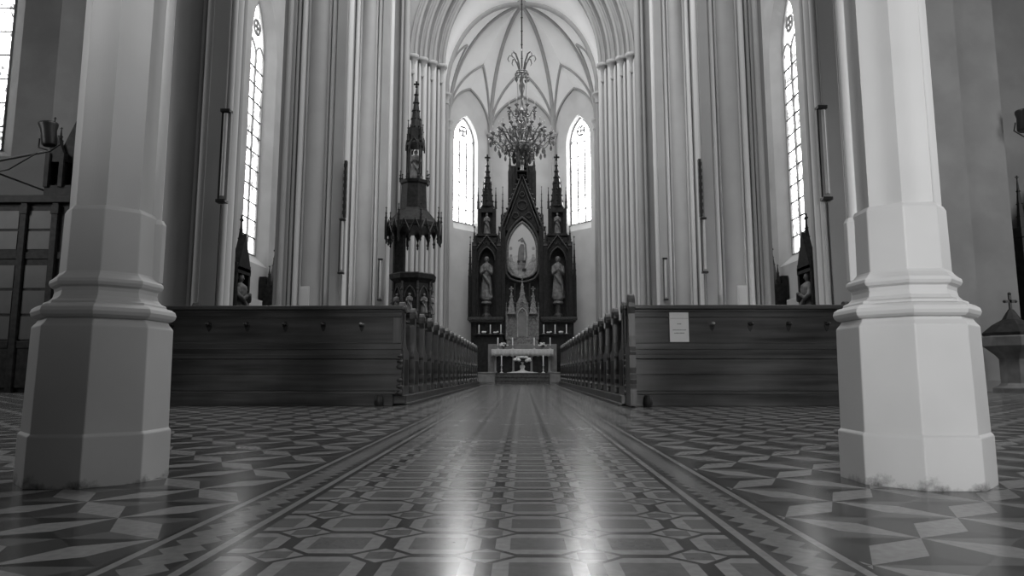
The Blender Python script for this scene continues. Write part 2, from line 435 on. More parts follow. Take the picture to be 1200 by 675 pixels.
def window(W, uc, hw, zb, zs, za, lights, gm, label, bars, thick=.55, k=.74):
    NW[0] += 1
    hw2, zb2, za2 = hw * k, zb + .35, za - hw * (1 - k) * 1.2
    t = thing(f'window_{NW[0]}', W(uc, 0, thick), label, 'window', kind='structure')
    Pt = Vector(W(uc, 0, thick)); loc = lambda x, z, q=0: tuple(Vector(W(uc + x, z, thick + q)) - Pt)
    g = MB(); ol = [(-hw2, zb2)] + arc_pts(hw2, zs, za2, 12) + [(hw2, zb2)]
    g.add([loc(x, z, .06) for x, z in ol] + [loc(0, zs, .06)], [(i, (i + 1) % len(ol), len(ol)) for i in range(len(ol))])
    g.build('pane', gm, t)
    f = MB()
    fr = [loc(x, z) for x, z in ol]; f.tube(fr + [fr[0]], .05, 6)
    for i in range(1, lights):
        x = -hw2 + 2 * hw2 * i / lights; f.tube([loc(x, zb2), loc(x, zs)], .045, 6)
    lw = hw2 / lights
    for i in range(lights):
        x = -hw2 + 2 * hw2 * (i + .5) / lights
        f.tube([loc(x + a, z) for a, z in arc_pts(lw, zs - lw * .5, zs + lw * .9, 5)], .035, 6)
    f.build('frame', 'pier_dark', t)
    tr = MB()
    zc = zs + (za2 - zs) * .48; rq = hw2 * .30
    for q in range(4):
        a = PI / 2 * q + PI / 4
        cx, cz = cos(a) * rq * .62, zc + sin(a) * rq * .62
        tr.tube([loc(cx + cos(v) * rq * .55, cz + sin(v) * rq * .55) for v in [2 * PI * j / 10 for j in range(11)]], .03, 6)
    tr.tube([loc(cos(v) * rq * 1.25, zc + sin(v) * rq * 1.25) for v in [2 * PI * j / 16 for j in range(17)]], .035, 6)
    tr.build('tracery', 'pier_dark', t)
    br = MB()
    for i in range(bars):
        z = zb2 + (zs - zb2) * (i + 1) / (bars + 1); br.tube([loc(-hw2, z), loc(hw2, z)], .026, 5)
    br.build('saddle_bar', 'black', t)
    return t

APT = 16.4
# apse polygon
Cc, A_, B_ = (3.05, 25.6), (3.16, 27.45), (1.42, 29.2)
CEN = (0, 26)
for s, w in ((-1, 'pulpit side'), (1, 'notice side')):
    wall_open(f'wall_apse_side_{"left" if s < 0 else "right"}', (s * Cc[0], Cc[1]), (s * A_[0], A_[1]), APT, [], label='plain chancel side wall, ' + w, inward=CEN, thick=.4)
    L_ = math.dist(A_, B_)
    op = (L_ * .435, .67, 6.42, 10.30, 11.50)
    W = wall_open(f'wall_apse_diagonal_{"left" if s < 0 else "right"}', (s * A_[0], A_[1]), (s * B_[0], B_[1]), APT, [op], label='canted apse wall pierced by a lancet, ' + w, inward=CEN, thick=.22, k=.88)
    window(W, *op, 3, 'glass_apse', f'bright three-light apse window beside the high altar, {w}', 5, .22, .88)
    # aisle wall
    op = (20.45 - 17, 1.05, 3.75, 10.6, 12.8)
    W = wall_open(f'wall_aisle_{"left" if s < 0 else "right"}', (s * 8.2, 17), (s * 8.2, 28), 17.8, [op], label='aisle wall with a tall lancet, ' + w, inward=(0, 20), thick=.3, k=.62)
    window(W, *op, 2, 'glass_aisle', f'tall narrow leaded aisle window between the piers, {w}', 11, .3, .62)
    # east wall of the wide entrance bay
    op = (14.98 - 8.2, 1.6, 6.05, 11.2, 13.6)
    W = wall_open(f'wall_bay_{"left" if s < 0 else "right"}', (s * 8.2, 17), (s * 17.0, 17), 17.8, [op], m='plaster_dim' , label='end wall of the wide entrance bay, ' + w, inward=(0, 0), thick=.6, k=.55)
    window(W, *op, 2, 'glass_west', f'patterned leaded window in the entrance bay, {w}', 6, .6, .55)
    b = MB(); b.box(*sorted((s * 8.25, s * 11.65)), 16.0, 16.99, 0, 17.8); b.box(*sorted((s * 8.15, s * 10.6)), 15.85, 16.05, 0, 17.8)
    b.box(*sorted((s * 8.2, s * 11.75)), 15.8, 16.99, 0, .25)
    tag(b.build(f'trim_{1 if s < 0 else 2}', 'plaster_dim'), 'broad wall buttress in the entrance bay, ' + w, kind='structure')
    wall_open(f'wall_outer_{"left" if s < 0 else "right"}', (s * 17.0, -6), (s * 17.0, 17), 17.8, [], m='plaster_dim', label='outer wall of the entrance bay, ' + w, inward=(0, 5))
wall_open('wall_apse_centre', (-B_[0], B_[1]), (B_[0], B_[1]), APT, [], label='flat apse wall behind the high altar', inward=CEN, thick=.4)

# ceilings
b = MB(); b.box(-17.7, 17.7, -6, 33, 17.8, 18.1); tag(b.build('ceiling', 'vault'), 'high nave ceiling', kind='structure')
b = MB(); b.box(-8.8, -4.4, 28, 28.3, 0, 17.8); b.box(4.4, 8.8, 28, 28.3, 0, 17.8); tag(b.build('wall_aisle_end', 'plaster'), 'end wall of the side aisles', kind='structure')

# ------------------------------------------------------------------ chancel arch: stepped orders
SPR = 12.25
def arch_path(a, c=2.4, zs=SPR, n=18):
    R = a + c; th = math.acos(c / R)
    L_ = [(-(R * cos(th * i / n) - c), zs + R * sin(th * i / n)) for i in range(n + 1)]
    return L_ + [(-x, z) for x, z in L_[-2::-1]]
orders = [(3.05, 25.0, 25.6), (3.38, 24.72, 25.1), (3.70, 24.44, 24.82), (4.02, 24.16, 24.54)]
ca = thing('wall_chancel', (0, 25, 0), 'stepped pointed chancel arch framing the altar', 'wall', kind='structure')
for i, (a, y0, y1) in enumerate(orders):
    ao = orders[i + 1][0] + .02 if i < 3 else 6.0
    inn = [(-a, 0)] + arch_path(a) + [(a, 0)]
    b = MB(); n = len(inn)
    if i < 3: out = [(-ao, 0)] + arch_path(ao) + [(ao, 0)]
    else: out = [(-8.2, 0)] + [(max(-8.2, min(8.2, x * 3)), 17.8) for x, z in arch_path(ao)] + [(8.2, 0)]
    for (yy) in (y0, y1):
        v = [(x, yy - 25, z) for x, z in inn] + [(x, yy - 25, z) for x, z in out]
        b.add(v, [(k, k + 1, n + k + 1, n + k) for k in range(n - 1)])
    v = [(x, y0 - 25, z) for x, z in inn] + [(x, y1 - 25, z) for x, z in inn]
    b.add(v, [(k, k + 1, n + k + 1, n + k) for k in range(n - 1)])
    b.build('arch_order', 'pier' if i % 2 else 'rib', ca, .02)
    for da, dy, r in ((-.02, .02, .085), (.16, -.03, .055)):
        pth = [(x, y0 - 25 + dy, z) for x, z in [(-a - da, .3)] + arch_path(a + da) + [(a + da, .3)]]
        rp = MB(); rp.tube(pth[1:-1], r * .8, 10); rp.build('archivolt_roll', 'pier' if r > .06 else 'rib', ca)
        for s in (-1, 1):
            sh = MB(); sh.tube([(s * (a + da), y0 - 25 + dy, 0), (s * (a + da), y0 - 25 + dy, SPR - .2)], r, 14); sh.build('shaft', 'pier_light', ca)
            if r > .06:
                cp = MB(); cp.lathe([(r * 1.05, SPR - .75), (r * 1.3, SPR - .72), (r * 1.0, SPR - .66), (r * 1.1, SPR - .4), (r * 1.9, SPR - .12), (r * 2.3, SPR - .1), (r * 2.3, SPR + .02), (r * 1.2, SPR + .06)], 16,
                                    (s * (a + da + .06), y0 - 25 + dy, 0), mod=lambda an, z: 1 + (.10 * sin(6 * an) if SPR - .6 < z < SPR - .11 else 0))
                cp.build('capital', 'capital', ca)
# nave vault shafts rising past the arch beside it
for s in (-1, 1):
    for (dx, r) in ((4.30, .12), (4.48, .07)):
        sh = MB(); sh.tube([(s * dx, -1.0, 0), (s * dx, -1.0, 17.8)], r, 14); sh.build('wall_shaft', 'pier', ca)

# ------------------------------------------------------------------ apse vault
def ell(P, Q, n=14, phi=84, lift=1.0):
    """curve that leaves P upward and bends over to Q"""
    P, Q = Vector(P), Vector(Q); ph = math.radians(phi); H = Q.z - P.z; out = []
    for i in range(n + 1):
        a = ph * i / n; h = (1 - cos(a)) / (1 - cos(ph)); v = sin(a) / sin(ph)
        out.append(Vector((P.x + (Q.x - P.x) * h, P.y + (Q.y - P.y) * h, P.z + H * v)))
    return out
K = Vector((0, 26.7, 15.75))
zs_ = 10.95
pts = {'Cl': (-3.0, 25.65, zs_ + .4), 'Al': (-A_[0] + .05, A_[1], zs_), 'Bl': (-B_[0], B_[1] - .06, zs_), 'Br': (B_[0], B_[1] - .06, zs_), 'Ar': (A_[0] - .05, A_[1], zs_), 'Cr': (3.0, 25.65, zs_ + .4)}
va = thing('vault_apse', (0, 0, 0), 'pale ribbed vault over the apse', 'ceiling', kind='structure')
rib, web = {}, MB()
for k, p in pts.items(): rib[k] = ell(p, K, 20)
def loft(c1, c2):
    n = len(c1) - 1
    web.add([tuple(p) for p in c1] + [tuple(p) for p in c2], [(i, i + 1, n + 2 + i, n + 1 + i) for i in range(n)], 0, True)
def resample(c, n):
    L_ = [0]
    for a, b in zip(c, c[1:]): L_.append(L_[-1] + (b - a).length)
    out = []
    for i in range(n + 1):
        t = L_[-1] * i / n; j = max(k for k in range(len(L_)) if L_[k] <= t + 1e-9); j = min(j, len(c) - 2)
        u = (t - L_[j]) / max(1e-9, L_[j + 1] - L_[j]); out.append(c[j].lerp(c[j + 1], u))
    return out
tier = []
bays = [('Cl', 'Al', 12.9, 13.9), ('Al', 'Bl', 12.75, 13.62), ('Bl', 'Br', 12.75, 13.62), ('Br', 'Ar', 12.75, 13.62), ('Ar', 'Cr', 12.9, 13.9)]
for a, c, zw, zn in bays:
    Pa, Pc = Vector(pts[a]), Vector(pts[c]); mid = (Pa + Pc) / 2
    Mw = Vector((mid.x, mid.y, zw)); t_ = .26
    Nn = Vector((mid.x + (K.x - mid.x) * t_, mid.y + (K.y - mid.y) * t_, zn))
    ridge = [Nn.lerp(K, i / 8) + Vector((0, 0, .35 * sin(PI * i / 8) * 1.0)) for i in range(9)]
    wr = [Mw.lerp(Nn, i / 4) for i in range(5)]
    for S_, key in ((Pa, a), (Pc, c)):
        tn = ell(S_, Nn, 12, 62); tm = ell(S_, Mw, 12, 70)
        full = tn + ridge[1:]
        loft(resample(rib[key], 30), resample(full, 30))
        loft(resample(tm, 20), resample(tn, 20)); 
        web.add([tuple(Mw), tuple(Nn), tuple(tn[-2])], [(0, 1, 2)])
        tier.append((tn, .055)); tier.append((tm, .05))
front_arch = [Vector((x, 25.35, z)) for x, z in arch_path(3.08)]
hn = len(front_arch) // 2
loft(resample(rib['Cl'], 30), resample(front_arch[:hn + 1], 30)); loft(resample(rib['Cr'], 30), resample(front_arch[:hn - 1:-1], 30))
web.build('web', 'vault', va)
for k, c in rib.items():
    b = MB(); b.tube([p - Vector((0, 0, .03)) for p in c], .095, 8); b.build('rib', 'rib', va)
for c, r in tier:
    b = MB(); b.tube([p - Vector((0, 0, .02)) for p in c], r, 6); b.build('tierceron', 'rib', va)
b = MB(); b.lathe([(.05, -.28), (.14, -.2), (.2, -.08), (.22, .05)], 12, tuple(K)); b.build('keystone', 'rib', va)
for k, p in pts.items():
    sh = MB(); sh.tube([(p[0] * .99, p[1] - .03, 0), (p[0] * .99, p[1] - .03, p[2] - .1)], .085, 12); sh.build('wall_shaft', 'pier', va)
    cp = MB(); cp.lathe([(.10, -.42), (.12, -.40), (.09, -.36), (.11, -.2), (.17, -.08), (.19, -.06), (.19, .02), (.1, .06)], 14, (p[0] * .99, p[1] - .03, p[2])); cp.build('capital', 'capital', va)

# ------------------------------------------------------------------ pews
PR, PL = 1.32, -1.56         # aisle edges of the two pew blocks
PY0, PSP, NP = 8.90, .9, 17
plat = {}
for s, xa, xb in ((-1, PL, -4.45), (1, PR, 4.35)):
    b = MB(); b.box(*sorted((xa + s * -.05, xb)), PY0 - .02, PY0 + NP * PSP - .36, 0, .13); b.box(*sorted((xa - s * .09, xb)), PY0 - .02, PY0 + NP * PSP - .34, 0, .035)
    tag(b.build('pew_platform', 'wood', bevel=.008), 'low wooden platform under the pew block, ' + ('pulpit side' if s < 0 else 'notice side'), 'platform')
def end_outline():
    """end board seen from the aisle: y away from the entrance, z up"""
    return [(0.0, .13), (0.0, .22), (.05, .27), (.02, .33), (.055, .40), (.03, .47), (.02, .62), (.0, .66), (.03, .72), (.05, .85), (.055, 1.12), (.03, 1.16), (.0, 1.20), (-.005, 1.25), (.015, 1.30),
            (.05, 1.345), (.09, 1.36), (.13, 1.35), (.165, 1.31), (.175, 1.25), (.16, 1.20), (.13, 1.165), (.15, 1.10), (.17, .92), (.22, .80), (.30, .74), (.40, .72), (.46, .69), (.475, .64), (.44, .60), (.42, .50), (.44, .40), (.47, .33), (.47, .22), (.50, .18), (.50, .13)]
def make_pew(s, xa, xb, label, group):
    t = thing('pew', (xa, PY0, 0), label, 'pew', group)
    for e, x in enumerate((0, xb - xa)):
        b = MB(); xx = sorted((x, x + s * (.075 if e == 0 else -.06))); b.prism(end_outline(), xx[0], xx[1], 'x'); o = b.build('end_panel', 'wood_v', t, .008)
        if e == 0:
            r = MB(); r.lathe([(.002, -.012), (.05, -.012), (.06, 0), (.05, .012), (.002, .012)], 12, (0, 0, 0))
            r.v = [(z - s * .004, .085 + x_, 1.26 + y_) for x_, y_, z in r.v]; r.build('rosette', 'carved2', o)
            k = MB(); k.box(*sorted((-s * .008, s * .02)), .12, .36, .25, .60); k.build('recessed_panel', 'carved', o, .01)
    a, c = sorted((s * .07, xb - xa - s * .05))
    b = MB(); b.prism([(.06, .30), (.085, .30), (.13, 1.16), (.105, 1.16)], a, c, 'x'); b.build('backrest', 'wood', t)
    b = MB(); b.box(a, c, .06, .16, 1.14, 1.18); b.build('top_rail', 'wood_top', t, .01)
    b = MB(); b.box(a, c, .10, .46, .55, .58); b.build('seat', 'wood', t, .008)
    return t
ordn = ['first', 'second', 'third', 'fourth', 'fifth', 'sixth', 'seventh', 'eighth', 'ninth', 'tenth', 'eleventh', 'twelfth', 'thirteenth', 'fourteenth', 'fifteenth', 'sixteenth', 'seventeenth']
for s, xa, xb, w in ((-1, PL, -4.4, 'pulpit side'), (1, PR, 4.3, 'notice side')):
    g = f'pews on the {w} of the aisle'
    lab = lambda i: f'dark wooden pew with knobbed end board, {ordn[i]} row from the entrance, {w}' if i < NP - 1 else f'dark wooden pew in the last row before the altar, {w}'
    p0 = make_pew(s, xa, xb, lab(0), g)
    for i in range(1, NP): dup(p0, (xa, PY0 + i * PSP, 0), label=lab(i))
# the tall front panels closing the pew blocks towards the entrance
def front(s, xa, xb, label):
    y = PY0 - .10
    t = thing('pew_screen', (xa, y, 0), label, 'pew front')
    W_ = xb - xa; S = lambda a, c: sorted((s * a, s * c)); Wd = abs(W_)
    def bx(nm, a, c, y0, y1, z0, z1, m='wood', bev=.006, par=None):
        b = MB(); b.box(*S(a, c), y0, y1, z0, z1); return b.build(nm, m, par or t, bev)
    bx('board', .0, Wd, 0, .035, .14, 1.22)
    bx('base_plinth', .10, Wd, -.05, .02, .0, .15, 'wood')
    bx('base_moulding', .0, Wd, -.028, .01, .15, .185, 'wood_top')
    bx('middle_rail', .0, Wd, -.03, .01, .60, .66, 'wood')
    bx('middle_rail', .0, Wd, -.018, .01, .72, .80, 'wood')
    bx('upper_rail', .0, Wd, -.018, .01, 1.14, 1.22, 'wood')
    bx('stile', .0, .12, -.02, .01, .80, 1.14, 'wood_v')
    bx('stile', Wd - .12, Wd, -.02, .01, .80, 1.14, 'wood_v')
    bx('bead', .12, Wd - .12, -.010, .004, .80, .815, 'wood_top', .003); bx('bead', .12, Wd - .12, -.010, .004, 1.125, 1.14, 'wood_top', .003)
    bx('lower_plank', .0, Wd, -.012, .004, .19, .39, 'wood'); bx('lower_plank', .0, Wd, -.008, .004, .40, .595, 'wood')
    bx('top_rail', -.02, Wd, -.07, .07, 1.235, 1.29, 'wood_top', .014)
    bx('cornice', .0, Wd, -.035, .03, 1.205, 1.235, 'wood', .006)
    b = MB(); b.lathe([(.045, .0), (.06, .03), (.055, .11), (.035, .14)], 10, (s * .26, -.12, 0)); b.build('foot_block', 'carved', t)
    ch = MB()                                                           # carved corner scroll stack
    for k, z in enumerate((.17, .25, .33, .50, .57, .64)): ch.ball((s * .02, -.03, z), .045 - .004 * (k % 3), 0, 8, .7)
    ch.build('carved_corner', 'carved2', t)
    for i in range(6):                                                  # turned pegs for hats and coats
        u = .53 + i * .5 if s < 0 else 1.13 + i * .49
        if u > Wd - .1: break
        p = MB(); p.lathe([(.03, 0), (.03, .01), (.012, .02), (.011, .05), (.022, .065), (.024, .08), (.004, .092)], 10)
        p.v = [(x + s * u, -.0 - z, y_ + 1.05) for x, y_, z in p.v]; p.build('coat_peg', 'black' if i else 'brass', t)
        q = MB(); q.prism([(s * u - .035, 1.03), (s * u + .035, 1.03), (s * u + .02, .98), (s * u, .95), (s * u - .02, .98)], -.012, .0, 'y'); q.build('peg_plate', 'carved', t)
    if s > 0:                                                           # tall end board standing in front of the panel, beside the aisle
        e = MB(); e.prism([(y_ * .8 - .40, z_ * 1.03 - .12 if z_ < .2 else z_ * 1.03) for y_, z_ in end_outline()], 0, .08, 'x'); e.build('end_board', 'wood_v', t, .008)
    return t
front(-1, PL, -4.85, 'dark panelled pew front with coat pegs and no notice, pulpit side')
front(1, PR, 4.45, 'dark panelled pew front with a white notice hung on it')
# notice
b = MB(); y = PY0 - .137
nx0, nx1, nz0, nz1 = 1.925, 2.168, .815, 1.195
t = thing('notice', (2.02, y, .815), 'white paper notice hanging on the dark pew front', 'notice')
b.box(-.122, .122, -.003, .003, 0, .38); b.build('sheet', 'paper', t)
b = MB(); b.box(-.135, .135, .003, .012, -.02, .386); b.build('backing_board', 'black', t)
def text_lines(t, rows):
    for i, (z, w, h) in enumerate(rows):
        b = MB(); x = -w / 2; r = random.Random(i)
        while x < w / 2:
            k = r.uniform(.006, .013); b.box(x, min(x + k, w / 2), -.0045, -.003, z, z + h * r.choice((.75, 1, 1.0))); x += k + .004
        b.build('text_line', 'ink', t)
text_lines(t, [(.225, .05, .012), (.148, .17, .012), (.107, .13, .012)])
b = MB(); b.box(-.115, .115, -.0045, -.003, .300, .304); b.build('fold_line', 'ink', t)

# ------------------------------------------------------------------ statues
def statue_mesh(h, seed=0, wide=1.0):
    """a draped standing figure, one continuous robe with head, arms folded to the chest"""
    b = MB(); r = random.Random(seed); ph = r.uniform(0, 6)
    k = h
    prof = [(.17, 0), (.175, .02), (.16, .12), (.145, .28), (.135, .42), (.118, .52), (.115, .58), (.13, .66), (.140, .74), (.125, .80), (.07, .835), (.036, .855), (.036, .87), (.052, .885), (.064, .915), (.066, .945), (.058, .975), (.035, .995), (.004, 1.0)]
    def mod(a, z):
        zz = z / k
        f = .09 * sin(7 * a + ph) + .05 * sin(13 * a + ph + zz * 6)
        return 1 + f * max(0, min(1, (.62 - zz) * 3))
    b.lathe([(x * k * wide, z * k) for x, z in prof], 28, mod=mod, sy=.78)
    for s in (-1, 1):
        b.tube([(s * .115 * wide * k, 0, .76 * k), (s * .135 * wide * k, -.03 * k, .64 * k), (s * .11 * k, -.11 * k, .57 * k), (s * .04 * k, -.15 * k, .64 * k)], [.05 * k, .048 * k, .045 * k, .028 * k], 8)
        b.ball((s * .028 * k, -.16 * k, .655 * k), .024 * k, 0, 8, 1.3)
        b.ball((s * .022 * k, -.048 * k, .93 * k), .008 * k, 0, 6)
    b.ball((0, -.055 * k, .918 * k), .012 * k, 0, 6, 1.4)
    b.tube([(-.10 * k, -.09 * k, .60 * k), (0, -.125 * k, .45 * k), (.09 * k, -.11 * k, .30 * k), (.10 * k, -.09 * k, .10 * k)], [.03 * k, .04 * k, .035 * k, .02 * k], 8)
    return b

# ------------------------------------------------------------------ high altar
RY = 27.3
# steps and predella
for i, (hx, y0, z0, z1) in enumerate(((2.15, 25.75, 0, .15), (1.90, 25.92, .15, .29), (1.75, 26.02, .29, .42))):
    b = MB(); b.box(-hx, hx, y0, 28.2, z0, z1); b.box(-hx - .01, hx + .01, y0 - .02, y0 + .01, z1 - .03, z1)
    tag(b.build('altar_step', 'carpet', bevel=.006), ('broad lowest', 'narrower middle', 'topmost')[i] + ' step before the high altar', 'step', 'altar steps')
for s, w in ((-1, 'pulpit side'), (1, 'notice side')):
    b = MB(); b.box(-.32, .32, -.2, .2, 0, .40); b.box(-.34, .34, -.22, .22, .40, .45); b.box(-.28, .28, -.215, -.19, .06, .36)
    o = b.build('side_block', 'altar_stone', loc=(s * 1.34, 25.48, 0), bevel=.01)
    tag(o, 'low grey stone block beside the altar steps, ' + w, 'stone block', 'blocks flanking the altar steps')
# reredos
rd = thing('reredos', (0, RY, .42), 'tall dark carved gothic altarpiece with spires filling the apse', 'altarpiece')
Z = lambda z: z - .42
def part(nm, b, m, par=rd, bev=0): return b.build(nm, m, par, bev)
b = MB(); b.box(-2.05, 2.05, -.25, .35, 0, Z(2.42)); 
for i in range(9):
    x = -1.9 + i * .475
    b.box(x - .04, x + .04, -.29, -.2, 0, Z(2.42))
part('predella', b, 'carved', bev=.01)
for s in (-1, 1): b = MB(); b.box(*sorted((s * .76, s * 2.12)), -.42, .3, Z(2.42), Z(2.50)); b.box(*sorted((s * .74, s * 2.18)), -.46, .3, Z(2.50), Z(2.62)); part('ledge', b, 'carved2', bev=.015)
# side towers with niches
for s in (-1, 1):
    cx = s * 1.44; hw = .50
    b = MB()
    z0, z1 = Z(2.62), Z(6.05)
    b.box(cx - hw, cx + hw, .12, .42, z0, z1)                           # back
    for q in (-1, 1): b.box(cx + q * hw - .10, cx + q * hw + .10, -.22, .2, z0, z1 - .35)
    ar = arc_pts(.33, Z(4.95), Z(5.5), 8)                               # niche arch plate
    n = len(ar)
    v = [(cx + x, y, z) for y in (-.14, -.04) for x, z in ar] + [(cx + (x / .33) * .42, y, max(z1, 0)) for y in (-.14, -.04) for x, z in ar]
    for k in range(n - 1): b.add([v[k], v[k + 1], v[2 * n + k + 1], v[2 * n + k]], [(0, 1, 2, 3)]); b.add([v[n + k], v[n + k + 1], v[k + 1], v[k]], [(0, 1, 2, 3)])
    for q in (-1, 1): b.box(cx + q * .375 - .05, cx + q * .375 + .05, -.14, .1, z0, Z(5.3))
    part('side_tower', b, 'carved', bev=.008)
    b = MB()
    b.tube([(cx + x, -.16, z) for x, z in arc_pts(.33, Z(4.95), Z(5.5), 8)], .03, 6)
    b.tube([(cx - .52, -.2, Z(5.25)), (cx, -.2, Z(5.98)), (cx + .52, -.2, Z(5.25))], .035, 6)
    for i in range(7):
        for q in (-1, 1): t = (i + .5) / 7; b.ball((cx + q * .52 * (1 - t), -.2, Z(5.25) + t * .73 + .03), .04, 0, 6)
    for i in range(5):
        for zz in (Z(5.6),): b.tube([(cx + x + (i - 2) * .17, -.18, z + zz) for x, z in arc_pts(.06, 0, .12, 4)], .014, 5)
    part('side_gable', b, 'carved2')
    b = MB()
    for q in (-1, 1):
        xx = cx + q * hw
        b.lathe([(.10, z0), (.10, Z(5.5)), (.13, Z(5.52)), (.08, Z(5.6))], 4, (xx, -.22, 0), PI / 4, smooth=False)
        b.spire(xx, -.22, Z(5.55), Z(6.35), .08)
    b.spire(s * 2.13, .1, Z(4.3), Z(6.0), .09); b.box(s * 2.13 - .07, s * 2.13 + .07, .02, .18, z0, Z(4.3))
    part('pinnacle', b, 'carved')
    # upper stage
    b = MB(); b.box(cx - .36, cx + .36, .06, .32, Z(5.9), Z(7.15))
    for q in (-1, 1): b.box(cx + q * .30 - .07, cx + q * .30 + .07, -.14, .2, Z(5.9), Z(7.1)); b.spire(cx + q * .36, -.1, Z(7.1), Z(8.0), .065)
    b.prism([(cx - .33, Z(6.95)), (cx + .33, Z(6.95)), (cx, Z(7.75))], -.12, .0, 'y')
    b.box(cx - .4, cx + .4, -.2, .3, Z(5.95), Z(6.05))
    part('upper_stage', b, 'carved', bev=.006)
    b = MB(); b.spire(cx, .08, Z(7.2), Z(9.45), .26, n=8, rot=0)
    for q in range(4): b.spire(cx + cos(PI / 4 + q * PI / 2) * .22, .08 + sin(PI / 4 + q * PI / 2) * .22, Z(7.15), Z(8.25), .06)
    part('spire', b, 'carved')
    b = MB(); b.spire(s * .80, -.05, Z(6.6), Z(8.05), .055); b.box(s * .8 - .06, s * .8 + .06, -.12, .06, Z(2.62), Z(6.6)); part('pinnacle', b, 'carved2')
# centre bay with the painting
b = MB()
b.box(-.88, .88, .10, .45, Z(2.4), Z(6.9))
for q in (-1, 1): b.box(q * .78 - .10, q * .78 + .10, -.2, .2, Z(2.4), Z(6.3))
b.prism([(-.88, Z(6.2)), (.88, Z(6.2)), (0, Z(8.5))], -.06, .2, 'y')
part('centre_bay', b, 'carved', bev=.01)
# frame
def oval(k, cz=5.42):                                                    # pointed head, bowed foot
    up = [(x * k, Z(cz) + (z) * k) for x, z in arc_pts(.60, 0, 1.13, 10)]
    dn = [(.60 * k * cos(a), Z(cz) - .0 + (-1.02 if 0 else 0) - .0 + 0 * a) for a in ()]
    low = [(.60 * k, Z(cz) - .55 * k), (.56 * k, Z(cz) - .88 * k), (.42 * k, Z(cz) - 1.06 * k), (.2 * k, Z(cz) - 1.15 * k), (0, Z(cz) - 1.18 * k)]
    return up + low + [(-x, z) for x, z in low[-2::-1]]
b = MB(); o1 = oval(1.0); b.tube([(x, -.10, z) for x, z in o1 + [o1[0]]], .05, 8); part('painting_frame', b, 'gilt')
b = MB(); o1 = oval(1.16); b.tube([(x, -.12, z) for x, z in o1 + [o1[0]]], .06, 8)
for i in range(0, len(o1)): b.ball((o1[i][0] * 1.05, -.13, o1[i][1]), .045, 0, 6)
part('outer_frame', b, 'carved2')
b = MB(); b.prism(oval(.99), -.09, -.05, 'y')
pt = b.build('painting', 'painting', rd)
mp_ = [n for n in M['painting'].node_tree.nodes if n.type == 'MAP_RANGE'][0]; mp_.inputs['From Min'].default_value = Z(4.6); mp_.inputs['From Max'].default_value = Z(6.0)
f = MB()                                                                 # painted scene in low relief: central robed figure, kneelers at both sides
f.tube([(-.03, -.105, Z(4.78)), (-.05, -.105, Z(5.1)), (-.02, -.105, Z(5.45)), (0, -.105, Z(5.62))], [.15, .13, .12, .07], 10, flat=1, up=(1, 0, 0)); f.ball((.0, -.11, Z(5.76)), .07)
f.tube([(.06, -.105, Z(4.6)), (.17, -.105, Z(5.1)), (.14, -.105, Z(5.6)), (0, -.105, Z(5.88)), (-.16, -.105, Z(5.75))], .035, 6)
f.v = [(x, -.09 + (y + .105) * .12 - .004, z) for x, y, z in f.v]; f.build('painted_figure', mat('painted_robe_grey', .16, .6, .3, 8), pt)
f = MB()
for s in (-1, 1):
    for (x, z, r) in ((.38, 4.75, .13), (.46, 5.0, .09), (.45, 5.15, .05), (.30, 4.6, .12), (.46, 5.45, .06), (.22, 4.42, .10)):
        f.ball((s * x, -.1, Z(z)), r, 0, 10, 1.3)
f.v = [(x, -.094 + (y + .1) * .08, z) for x, y, z in f.v]; f.build('painted_kneelers', mat('painted_flesh_grey', .30, .6, .35, 9), pt)
f = MB(); f.box(-.2, .14, -.11, -.10, Z(4.86), Z(4.95)); f.box(0, .16, -.11, -.10, Z(4.5), Z(4.62)); f.build('painted_dark_drapery', 'black', pt)
b = MB()                                                                 # great gable over the painting
b.tube([(-.9, -.16, Z(6.15)), (0, -.16, Z(8.55)), (.9, -.16, Z(6.15))], .06, 6)
b.tube([(-.74, -.14, Z(6.2)), (0, -.14, Z(8.2)), (.74, -.14, Z(6.2))], .03, 6)
for i in range(12):
    for q in (-1, 1): t = (i + .5) / 12; b.ball((q * .9 * (1 - t) + q * .05, -.16, Z(6.15) + 2.4 * t + .04), .055, 0, 6)
for (x, z, r) in ((0, 7.25, .2), (-.27, 6.82, .12), (.27, 6.82, .12), (0, 7.7, .1)):
    b.tube([(x + r * cos(2 * PI * j / 12), -.12, Z(z) + r * sin(2 * PI * j / 12)) for j in range(13)], .022, 5)
part('centre_gable', b, 'carved2')
b = MB()                                                                 # crowning tower
b.box(-.50, .50, .15, .40, Z(6.5), Z(9.0))
for q in (-1, 1):
    b.box(q * .50 - .08, q * .50 + .08, -.06, .3, Z(6.9), Z(8.7)); b.spire(q * .50, .08, Z(8.7), Z(9.6), .09); b.spire(q * .22, -.02, Z(8.9), Z(9.7), .06)
    b.box(q * .22 - .04, q * .22 + .04, -.1, .0, Z(8.35), Z(8.95))
b.prism([(-.3, Z(8.85)), (.3, Z(8.85)), (0, Z(9.6))], -.08, .1, 'y'); b.spire(0, .2, Z(8.9), Z(11.0), .26, n=8, rot=0)
b.box(-.2, .2, -.36, .2, Z(8.60), Z(8.655))
part('crowning_tower', b, 'carved', bev=.006)
for x in (-.30, .30):
    b = MB(); b.tube([(x, -.26, Z(2.62)), (x, -.26, Z(4.0))], .03, 8); b.ball((x, -.26, Z(3.3)), .05); part('slim_shaft', b, 'carved2')
